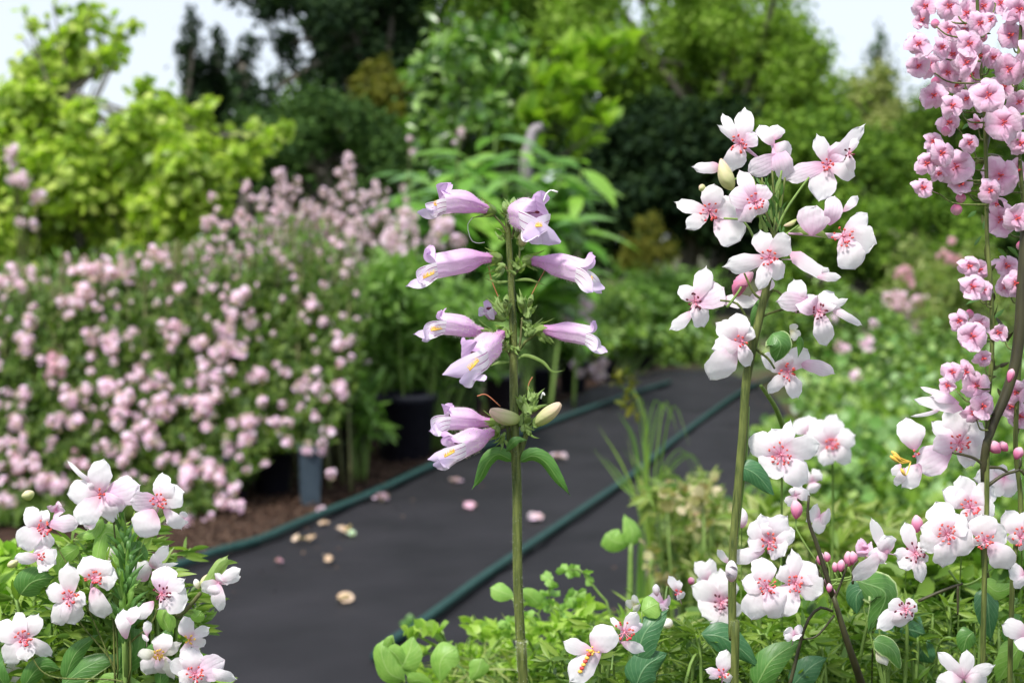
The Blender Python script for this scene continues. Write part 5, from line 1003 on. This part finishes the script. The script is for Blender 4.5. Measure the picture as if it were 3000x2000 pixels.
# ------------------------------------------------------------------ pink blossom spikes at the right edge
blue = [(2710, 20, 40), (2740, 70, 44), (2780, 20, 40), (2830, 40, 44), (2880, 20, 42), (2930, 10, 40), (2985, 30, 55), (2830, 80, 46), (2690, 130, 46), (2780, 90, 36), (2870, 70, 40), (2900, 60, 26), (2720, 190, 40), (2760, 140, 34), (2790, 160, 44), (2840, 130, 46), (2880, 110, 38), (2960, 105, 46), (2690, 195, 36), (2740, 240, 26), (2775, 215, 48), (2830, 185, 44), (2870, 165, 40), (2910, 170, 34), (2955, 205, 52), (2735, 280, 46), (2800, 250, 36), (2845, 220, 40), (2895, 280, 56), (2940, 255, 46), (2990, 200, 44),
        (2790, 310, 36), (2830, 290, 34), (2780, 360, 38), (2770, 385, 34), (2940, 360, 62), (2985, 300, 40), (2990, 420, 40), (2735, 415, 32), (2715, 480, 36), (2705, 550, 34), (2800, 490, 60), (2760, 450, 40), (2840, 420, 30), (2815, 540, 40), (2930, 515, 60), (2900, 560, 42), (2980, 500, 40), (2930, 645, 52), (2980, 640, 44), (2920, 600, 32), (2990, 720, 34),
        (2840, 780, 34), (2870, 790, 34), (2850, 840, 42), (2880, 850, 34), (2950, 780, 44), (2975, 830, 44), (2945, 840, 34), (2810, 940, 36), (2840, 920, 30), (2850, 985, 48), (2870, 950, 34), (2925, 975, 30), (2880, 1050, 28), (2790, 1090, 34), (2830, 1090, 36), (2860, 1130, 44), (2880, 1190, 44), (2850, 1210, 34), (2975, 1150, 40), (2960, 1190, 36), (2990, 1220, 44), (2700, 60, 30), (2860, 360, 26), (2750, 510, 28), (2775, 1130, 30)]
def spike(label, pts, blooms_, d, seed_x):
    r0 = W(seed_x, 2050, d); b = np.array([r0[0] + .02, r0[1] + .05, 0]); t = thing('pink_blossom_spike', label, 'flower', b, 'pink blossom spikes at the right edge')
    P_ = spline([b, b * .5 + r0 * .5] + [W(x, y, d) for x, y in pts], 60); V, F = tube_geo(P_, np.linspace(14, 8, 60) / FPX * d / 2 * 1.2, 8); obj('stem', V, F, M['stem'], t, b)
    for (x, y, r) in blooms_:
        if random.random() < .13: spindle(t, 'bud', [(x, y - 14), (x, y), (x, y + 14)], 26, d, M['pinkbud'], 8, 10, .6); continue
        sx = np.interp(y + 40, [p[1] for p in pts[::-1]], [p[0] for p in pts[::-1]]); rot = random.uniform(0, 6.28); k = 5; r *= .98
        pt = []; sq = random.uniform(.72, 1); ax = random.uniform(0, 3.14)
        for q in range(k):
            a = rot + q * 2 * math.pi / k; vx, vy = math.cos(a), math.sin(a); pr = vx * math.cos(ax) + vy * math.sin(ax); f = (1 - (1 - sq) * abs(pr)); pt.append((x + r * vx * f, y + r * vy * f, r * 1.12))
        r *= 1.3; dz = d + random.uniform(-.016, .010)
        fl = bloom(t, x, y, pt, d=dz, kind='blossom', r=max(4, r * .13), n=3, stam='blossom', lift=.1, ws=1., edge=.05, back=(x + (sx - x) * .25, y + 18, .012))
        ped(t, [(sx, y + 50, .006), ((sx + x) / 2, y + 46, .010), (x + (sx - x) * .25, y + 18, .012)], 6, 4, dz, 'stem')
    return t
sL = [(2880, 1900), (2890, 1500), (2894, 1200), (2906, 1040), (2904, 860), (2892, 700), (2890, 520), (2884, 330), (2870, 150), (2860, -60)]
sR = [(2960, 1900), (2990, 1500), (2975, 1300), (2990, 1000), (3004, 700), (2990, 500), (2975, 300), (2990, 100), (3000, -60)]
near = [q for q in blue if q[0] < 2915]; far = [q for q in blue if q[0] >= 2915]
s1 = spike('left of two crowded pink blossom spikes hanging at the right edge, thin green stem', sL, near, .6, 2880)
s2 = spike('right of two pink blossom spikes, cut by the right edge of the view', sR, far + [(3030, 60, 50), (3030, 160, 50), (3040, 260, 50), (3030, 360, 50), (3040, 460, 50), (3040, 560, 50), (3040, 680, 44), (3040, 800, 44), (3030, 900, 44), (3035, 1130, 44)], .615, 2985)
for x, y, w in [(2815, 580, 30), (2802, 614, 34), (2906, 60, 28)]: spindle(s1, 'bud', [(x, y - w * .5), (x, y), (x, y + w * .5)], w, .6, M['pinkbud'], 8, 10, .6); ped(s1, [(x, y - w * .4), (x + 10, y - 50, .006), (2880, y - 30, .01)], 4, 4, .6, 'stem')
for k in range(70):
    y = random.uniform(-20, 1250); x = np.interp(y, [-20, 1250], [2850, 2935]) + random.gauss(0, 26); a = random.uniform(0, 6.28); L = random.uniform(30, 60)
    patch(s1, 'leaf', [(x, y, .02), (x + L * math.cos(a), y + L * math.sin(a), .02 + random.uniform(-.008, .01))], 13, .6, M[random.choice(['leaf', 'stem'])] if k % 3 else M['stem_dark'], 'lance', tilt=random.uniform(-50, 50), nu=5, nv=3)

# ------------------------------------------------------------------ white flowers at the lower left
Lb = np.array([W(360, 1990, .6)[0], W(360, 1990, .62)[1], 0])
Lp = thing('white_flower_clump', 'bushy plant with many white pink centred blooms at the lower left', 'flower', Lb)
for q, w0 in [([(370, 1990), (372, 1850), (375, 1700), (368, 1560), (360, 1500)], 16), ([(375, 1860), (350, 1700), (330, 1500)], 10), ([(380, 1800), (400, 1650), (430, 1560)], 8), ([(340, 1960), (240, 1830), (215, 1780)], 8), ([(340, 1980), (220, 1700), (150, 1570)], 7), ([(370, 1900), (440, 1830), (470, 1760)], 9), ([(370, 2000), (150, 1980), (80, 1900)], 8)]:
    q = [tuple(a) for a in q]; P_ = spline([Lb, W(q[0][0], q[0][1] + 120, .61)] + [W(a[0], a[1], .608) for a in q], 30); V, F = tube_geo(P_, np.linspace(w0, w0 * .5, 30) / FPX * .3, 7); obj('stem', V, F, M[random.choice(['stem_light', 'stem'])], Lp, Lb)
B(Lp, 296, 1446, [(302, 1352, 68), (204, 1354, 16, 290, 1430), (204, 1446, 76), (238, 1528, 76), (326, 1524, 62, 300, 1450), (400, 1424, 84, 310, 1450), (352, 1494, 60), (265, 1400, 40)], r=14, n=3, stam='blossom', mats={5: 'petal_pink', 6: 'petal_pink'})
B(Lp, 465, 1466, [(476, 1390, 56), (384, 1470, 62), (534, 1444, 72), (412, 1566, 92, 450, 1490), (526, 1546, 50, 480, 1490), (505, 1420, 56)], r=22, n=10, mats={1: 'petal_pink'})
B(Lp, 128, 1546, [(80, 1492, 58), (56, 1596, 74), (148, 1600, 40), (228, 1530, 50, 140, 1535), (120, 1500, 50)], r=22, n=10, mats={3: 'petal_pink'})
B(Lp, 122, 1630, [(46, 1636, 38), (112, 1588, 60), (156, 1650, 68, 110, 1605), (140, 1668, 50)], r=10, n=5, stam='red')
B(Lp, 204, 1748, [(198, 1656, 66), (138, 1730, 56), (152, 1820, 64), (218, 1822, 70), (246, 1768, 56)], r=24, n=11)
B(Lp, 276, 1690, [(246, 1636, 66), (340, 1694, 68), (304, 1802, 72, 270, 1720), (320, 1646, 52), (286, 1640, 40)], r=24, n=10, stam='red', d=.605)
B(Lp, 68, 1868, [(46, 1800, 50), (-12, 1836, 66), (16, 1938, 70), (110, 1802, 56), (142, 1920, 48), (80, 1930, 60)], r=22, n=10)
B(Lp, 474, 1738, [(484, 1664, 76), (546, 1756, 90), (534, 1700, 42), (404, 1808, 40, 450, 1760), (500, 1775, 70)], r=22, n=9, mats={0: 'petal_pink'}, stam='dark'); B(Lp, 440, 1660, [(404, 1650, 64, 430, 1700), (490, 1600, 34), (470, 1640, 50), (516, 1650, 16)], n=0, r=10, d=.62)
B(Lp, 464, 1916, [(478, 1858, 64), (524, 1886, 36), (430, 1972, 60), (492, 1976, 54), (404, 1920, 34), (505, 1985, 26)], r=16, n=9, stam='yellow', kind='petal_cream', mats={0: 'petal', 2: 'petal', 3: 'petal'})
B(Lp, 556, 1872, [(538, 1812, 52), (608, 1842, 36), (594, 1892, 44), (552, 1940, 60)], r=14, n=5, stam='yellow', kind='petal'); B(Lp, 572, 1972, [(498, 1944, 56), (560, 1900, 66), (648, 1938, 78), (684, 1990, 34, 600, 1960), (600, 2006, 60), (530, 1996, 60)], r=22, n=10, mats={2: 'petal_pink'})
B(Lp, 372, 1805, [(398, 1778, 40, 376, 1830), (360, 1790, 44, 370, 1870)], n=0, r=8); B(Lp, 430, 1860, [(432, 1820, 26), (420, 1870, 30)], n=0, r=6)
B(Lp, 165, 1495, [(150, 1480, 30), (180, 1480, 34), (170, 1515, 30)], kind='blossom', n=0, r=8, d=.64); B(Lp, 330, 1640, [(300, 1600, 40), (340, 1610, 50), (320, 1660, 50)], kind='petal_cream', n=0, d=.66, r=8); B(Lp, 40, 1975, [(20, 1950, 40), (60, 1960, 44), (50, 1995, 40)], n=0, r=8, d=.64); B(Lp, 265, 1530, [(250, 1545, 26), (275, 1545, 26)], n=0, r=6, kind='petal_pink'); B(Lp, 535, 1520, [(540, 1500, 24), (538, 1535, 28)], n=0, r=5)
spindle(Lp, 'bud', [(45, 1660), (38, 1650), (34, 1640)], 34, .6, M['bud']); spindle(Lp, 'bud', [(86, 1465), (82, 1448), (78, 1436)], 38, .66, M['bud']); spindle(Lp, 'bud', [(240, 1420), (238, 1412), (236, 1404)], 20, .62, M['bud'])
for q, w, m in [([(365, 1580), (310, 1560), (286, 1640), (290, 1694)], 58, 'leaf_light'), ([(345, 1970), (390, 1900), (372, 1830), (420, 1815)], 90, 'leaf'), ([(420, 1960), (470, 1900), (500, 1830)], 70, 'leaf'), ([(180, 2010), (260, 1950), (352, 1918)], 76, 'leaf_edge'), ([(190, 1990), (225, 1910), (286, 1858)], 54, 'leaf'), ([(60, 1740), (100, 1700), (160, 1690)], 90, 'leaf'), ([(230, 1600), (180, 1640), (170, 1690)], 50, 'leaf_light'), ([(430, 1640), (400, 1600), (385, 1650)], 36, 'leaf'), ([(500, 1850), (480, 1800), (490, 1770)], 60, 'leaf_light'), ([(20, 2010), (-10, 1950), (0, 1900)], 60, 'leaf'), ([(470, 2020), (480, 1960), (540, 1920)], 50, 'leaf'), ([(420, 2020), (330, 1990), (260, 2010)], 50, 'leaf_light'), ([(70, 2010), (120, 1950), (180, 1960)], 60, 'leaf'), ([(300, 1520), (270, 1560), (220, 1570)], 40, 'leaf_light')]:
    lf(Lp, [(a[0], a[1], .012) for a in q], w, .6, m)
for k in range(70):
    a = random.uniform(35, 145); u = random.random(); x0 = 368 + random.uniform(-8, 8); y0 = 1560 + 330 * u; L_ = random.uniform(50, 110)
    lf(Lp, [(x0, y0, .006), (x0 + L_ * .5 * math.cos(math.radians(a)), y0 - L_ * .6 * math.sin(math.radians(a)), .004), (x0 + L_ * math.cos(math.radians(a)), y0 - L_ * math.sin(math.radians(a)), .006 + random.uniform(-.01, .01))], 13, .6, random.choice(['leaf', 'leaf_light', 'leaf']), 'lance', nu=7, nv=4)
t = sprig('bud_sprig', 'brownish twig with a drooping white bloom and green bud over the path', 500, 1900, .6, 14, 'stem_brown', top=(520, 1800))
ped(t, [(520, 1806), (550, 1780), (588, 1735)], 14, 12, .6, 'stem_brown')
B(t, 640, 1706, [(700, 1668, 34), (698, 1690, 30), (640, 1786, 44), (594, 1730, 44), (655, 1690, 50), (616, 1740, 44)], n=0, r=12, back=(618, 1712, .003))
lf(t, [(590, 1728), (628, 1680), (668, 1626)], 40, .596, 'sepal', 'blunt', lift=.1); lf(t, [(628, 1690, -.003), (660, 1650, -.004), (698, 1648)], 24, .596, 'sepal', 'ovate'); spindle(t, 'bud', [(594, 1725), (606, 1705), (618, 1680)], 40, .6, M['bud']); spindle(t, 'bud', [(582, 1724), (576, 1708), (572, 1695)], 20, .6, M['petal_cream']); lf(t, [(560, 1800), (575, 1805), (590, 1788)], 44, .6, 'leaf_light', 'blunt')

# ------------------------------------------------------------------ near foliage made of leafy shoots
def shoots(name, label, cat, regs, d0, mat, n, leafL, T, parts, lean=.2, per=26, stem='stem_light', extra=None):
    """upright shoots from the ground whose upper parts are set with leaves; regs: (x0, x1, top y fn or value, bottom y)"""
    P, Bm, S, ps, roots = [], [], [], [], []
    for k in range(n):
        x0, x1, yt, yb = random.choice(regs); x = random.uniform(x0, x1); y = random.uniform(yt, yb); d = d0[0] + (d0[1] - d0[0]) * random.random(); tp = W(x, y, d)
        r0 = np.array([tp[0] * (1 + .0) + random.uniform(-.05, .05), tp[1] + random.uniform(0, .06), 0]); roots.append(r0); lx = random.uniform(-lean, lean) * .12
        s = spline([r0, r0 * .5 + tp * .5 + [0, .01, 0], tp + [lx * .3, 0, -.03], tp + [lx, random.uniform(-.02, .02), 0]], 26); v, f = tube_geo(s, np.linspace(.0016, .0006, 26), 4); ps.append((v, f, 0))
        for q in range(per):
            u = 1 - random.random() ** 1.3 * .42; i = min(24, int(u * 25)); c = s[i] * (1 - (u * 25 - i)) + s[i + 1] * (u * 25 - i) if i < 25 else s[25]; tg = nrm(s[min(25, i + 1)] - s[max(0, i - 1)])
            a = q * 2.4 + random.uniform(-.4, .4); rd = np.array([math.cos(a), math.sin(a), 0]); ld = nrm(rd * random.uniform(.5, 1.1) + tg * random.uniform(.3, 1.)); nn = nrm(np.cross(np.cross(ld, tg), ld) + rng.normal(0, .15, 3)); ld = nrm(ld - nn * (ld @ nn))
            if nn[2] < 0: nn = -nn
            P.append(c); Bm.append(np.stack([np.cross(ld, nn), ld, nn], -1)); S.append(leafL * (.55 + .6 * (1 - abs(u - .85) * 2)))
    b = np.mean(roots, 0); b[2] = 0; t = thing(name, label, cat, b)
    V, F, _ = merge(ps); obj('stems', V, F, M[stem], t, b)
    P = np.array(P); Bm = np.array(Bm); S = np.array(S)
    pxx = 1500 + FPX * P[:, 0] / ((P - CAMP) @ FV); pyy = 1000 - FPX * ((P - CAMP) @ UV_) / ((P - CAMP) @ FV); vis = (pxx > 0) & (pxx < 3000) & (pyy < 2010)
    cloud('foliage', t, P, S, mat, T, basis=Bm, parts=parts, frm=np.where(vis, (P - CAMP) @ FV, 99)); return t
shoots('leafy_herb', 'fine leaved green shoots between the bottom blooms, lower right', 'herb', [(1700, 2300, 1830, 2060), (2000, 2500, 1790, 2060), (2400, 3050, 1760, 2060)], (.66, .80), M['fine'], 210, .0115, T_LANCE, 290)
shoots('leafy_herb', 'denser broad leaved green growth behind the lower right blooms', 'herb', [(2100, 2700, 1720, 2000), (2400, 3100, 1640, 2000), (2700, 3100, 1560, 1900)], (.85, 1.25), M['fine'], 230, .02, T_LEAF, 290)
shoots('leafy_herb', 'upright grassy green shoots right of the cut stem', 'herb', [(2180, 2560, 1500, 1900), (2300, 2900, 1540, 1800)], (1.2, 1.7), M['grass'], 200, .03, T_LANCE, 150)
shoots('leafy_herb', 'fine green shoots under the lower left white blooms', 'herb', [(-60, 520, 1740, 2060), (60, 480, 1660, 2000), (260, 440, 1560, 1900)], (.63, .74), M['fine'], 170, .012, T_LANCE, 290)
shoots('leafy_herb', 'yellow green leafy growth behind the lower left white blooms', 'herb', [(-100, 380, 1620, 2000), (-60, 300, 1560, 1900), (380, 500, 1880, 2060)], (.78, .95), M['curly'], 110, .017, T_LEAF, 200)
shoots('curly_herb', 'bright yellow green curly leaved plant at the base of the main stem', 'herb', [(1560, 1850, 1800, 2040), (1440, 1560, 1900, 2050), (1620, 1780, 1750, 2000)], (.88, 1.12), M['curly'], 85, .0105, T_LEAF, 290, lean=.5, per=34)
shoots('curly_herb', 'small yellow green curly sprig between round leaves and main stem', 'herb', [(1330, 1420, 1820, 1900), (1345, 1385, 1810, 1850)], (.90, .98), M['curly'], 7, .009, T_ROUND, 120, lean=.5, per=14)
shoots('dry_grass', 'thin olive grass wisps beside the foot of the main stem', 'grass', [(1380, 1520, 1900, 2060), (1860, 2000, 1800, 2000)], (.85, 1.0), M['grass'], 60, .03, T_BLADE, 100, per=9)
t = thing('curling_sprig', 'curled lime green sprig arching right of the main stem over the path', 'herb', (W(1700, 1800, .9)[0], .92, 0))
for q in [[(1800, 2050), (1790, 1800), (1740, 1720), (1700, 1668), (1650, 1672)], [(1740, 2050), (1640, 1830), (1610, 1760), (1612, 1690)], [(1700, 2050), (1600, 1860), (1560, 1790), (1440, 1850)], [(1720, 2050), (1640, 1900), (1650, 1780), (1700, 1730)]]:
    ped(t, q, 9, 5, .92, 'stem_light', 'stem')
    for k in range(14):
        u = random.uniform(.55, 1); i = u * (len(q) - 1); j = min(len(q) - 2, int(i)); x = q[j][0] + (q[j + 1][0] - q[j][0]) * (i - j); y = q[j][1] + (q[j + 1][1] - q[j][1]) * (i - j); a = random.uniform(0, 6.28)
        patch(t, 'leaf', [(x, y), (x + 34 * math.cos(a), y + 26 * math.sin(a), random.uniform(-.008, .008))], 24, .92, M['leaf_light'], 'blunt', tilt=random.uniform(-50, 50), nu=5, nv=4)

# big single leaves
def leafy(name, label, cat, bx, by, d, leaves, st='stem_light', w=8):
    r0 = W(bx, by, d); b = np.array([r0[0], r0[1] + .02, 0]); t = thing(name, label, cat, b)
    V, F = tube_geo(spline([b, b * .5 + r0 * .5, r0], 14), w / FPX * d / 2, 7); obj('stem', V, F, M[st], t, b)
    for px, ww, m, *sh in leaves:
        lf(t, px, ww, d, m, sh[0] if sh else 'ovate'); ped(t, [(bx, by, .003), ((bx + px[0][0]) / 2, (by + px[0][1]) / 2, .002), (px[0][0], px[0][1], .0)], 6, 5, d, st, 'leaf_stalk')
    return t
leafy('round_leaved_seedling', 'three pale green overlapping leaves left of the curly sprig at the bottom edge', 'seedling', 1190, 2040, .78, [([(1185, 1990), (1140, 1965), (1118, 1905), (1128, 1872)], 70, 'leaf_light', 'ovate'), ([(1175, 1960), (1200, 1910), (1210, 1862)], 84, 'leaf_light', 'ovate'), ([(1150, 1860), (1135, 1885), (1122, 1920)], 26, 'leaf_light', 'lance'), ([(1135, 1895), (1165, 1920), (1205, 1995)], 52, 'leaf_light', 'lance'), ([(1270, 2010), (1230, 1990), (1190, 1995)], 50, 'leaf_light', 'blunt')])
leafy('round_leaved_seedling', 'large pale green leaf between the three overlapping leaves and the main stem', 'seedling', 1330, 2040, .80, [([(1290, 1995), (1295, 1930), (1340, 1896)], 86, 'leaf_light', 'blunt'), ([(1380, 1990), (1400, 1960), (1410, 1925)], 60, 'leaf_light', 'blunt')])
leafy('round_leaved_seedling', 'round pale green leaves beside the main stem above the curly plant', 'seedling', 1540, 2000, .86, [([(1505, 1745), (1475, 1735), (1434, 1722)], 54, 'leaf_light', 'blunt'), ([(1525, 1730), (1555, 1745), (1585, 1775)], 54, 'leaf_light', 'blunt')])
leafy('tall_seedling', 'pale seedling with one folded leaf on a thick stalk over the path', 'seedling', 1838, 1870, 1.15, [([(1845, 1590), (1800, 1585), (1775, 1560)], 74, 'leaf_light', 'blunt'), ([(1848, 1600), (1850, 1555), (1828, 1505)], 60, 'leaf_light', 'ovate')], w=24)
ped(bpy.data.objects['tall_seedling'], [(1838, 1870), (1846, 1740), (1848, 1590)], 26, 14, 1.15, 'stem_light', 'stem')
leafy('small_weed', 'small green weed rooted in the right hose bend near the viewer', 'weed', 1200, 1850, 2.3, [([(1195, 1835), (1200, 1815), (1215, 1808)], 30, 'leaf', 'blunt'), ([(1195, 1835), (1185, 1828), (1180, 1815)], 24, 'leaf', 'blunt')])
leafy('broad_leaf_shoot', 'broad blue green leaves left of the thick stem, lower middle', 'leaves', 1890, 2040, .64, [([(1868, 1930), (1890, 1850), (1960, 1786)], 92, 'leaf_teal'), ([(1862, 2010), (1890, 1950), (1956, 1912)], 96, 'leaf_teal'), ([(1880, 1790), (1900, 1780), (1932, 1765)], 70, 'leaf_light', 'blunt')])
leafy('broad_leaf_shoot', 'broad dark leaves arching right of the foot of the thick stem', 'leaves', 2200, 2060, .66, [([(2055, 1858), (2110, 1862), (2170, 1900), (2230, 1960)], 84, 'leaf_teal', 'lance'), ([(2215, 2010), (2260, 1930), (2350, 1876)], 86, 'leaf'), ([(2320, 2010), (2370, 1955), (2424, 1925)], 76, 'leaf_teal')])
leafy('broad_leaf_shoot', 'heart shaped pale edged leaves under the small drooping bloom', 'leaves', 2600, 2060, .64, [([(2510, 1700), (2590, 1740), (2545, 1852)], 104, 'leaf_edge', 'ovate'), ([(2560, 1700), (2510, 1740), (2512, 1800)], 70, 'leaf_teal', 'ovate'), ([(2560, 1876), (2610, 1900), (2642, 1966)], 62, 'leaf_edge', 'ovate'), ([(2570, 1900), (2590, 1930), (2600, 1950)], 40, 'petal_cream', 'lance')])
leafy('broad_leaf_shoot', 'large round dark leaf under the withered bloom', 'leaves', 2670, 2060, .68, [([(2560, 1872), (2640, 1840), (2715, 1860)], 110, 'leaf_teal', 'blunt'), ([(2720, 1870), (2700, 1900), (2680, 1930)], 100, 'leaf_teal', 'blunt'), ([(2640, 1930), (2700, 1960), (2740, 2000)], 24, 'leaf_light', 'lance')])
leafy('broad_leaf_shoot', 'hanging dark leaf with pale midrib below the three clustered blooms', 'leaves', 2860, 2040, .64, [([(2886, 1722), (2892, 1790), (2904, 1878)], 76, 'leaf_teal'), ([(2990, 1880), (2950, 1940), (2920, 2000)], 90, 'leaf_light'), ([(2880, 1700), (2920, 1730), (2980, 1710)], 56, 'leaf_light'), ([(2850, 1850), (2830, 1870), (2820, 1920)], 60, 'leaf'), ([(2990, 1800), (2960, 1850), (2960, 1900)], 60, 'leaf')])
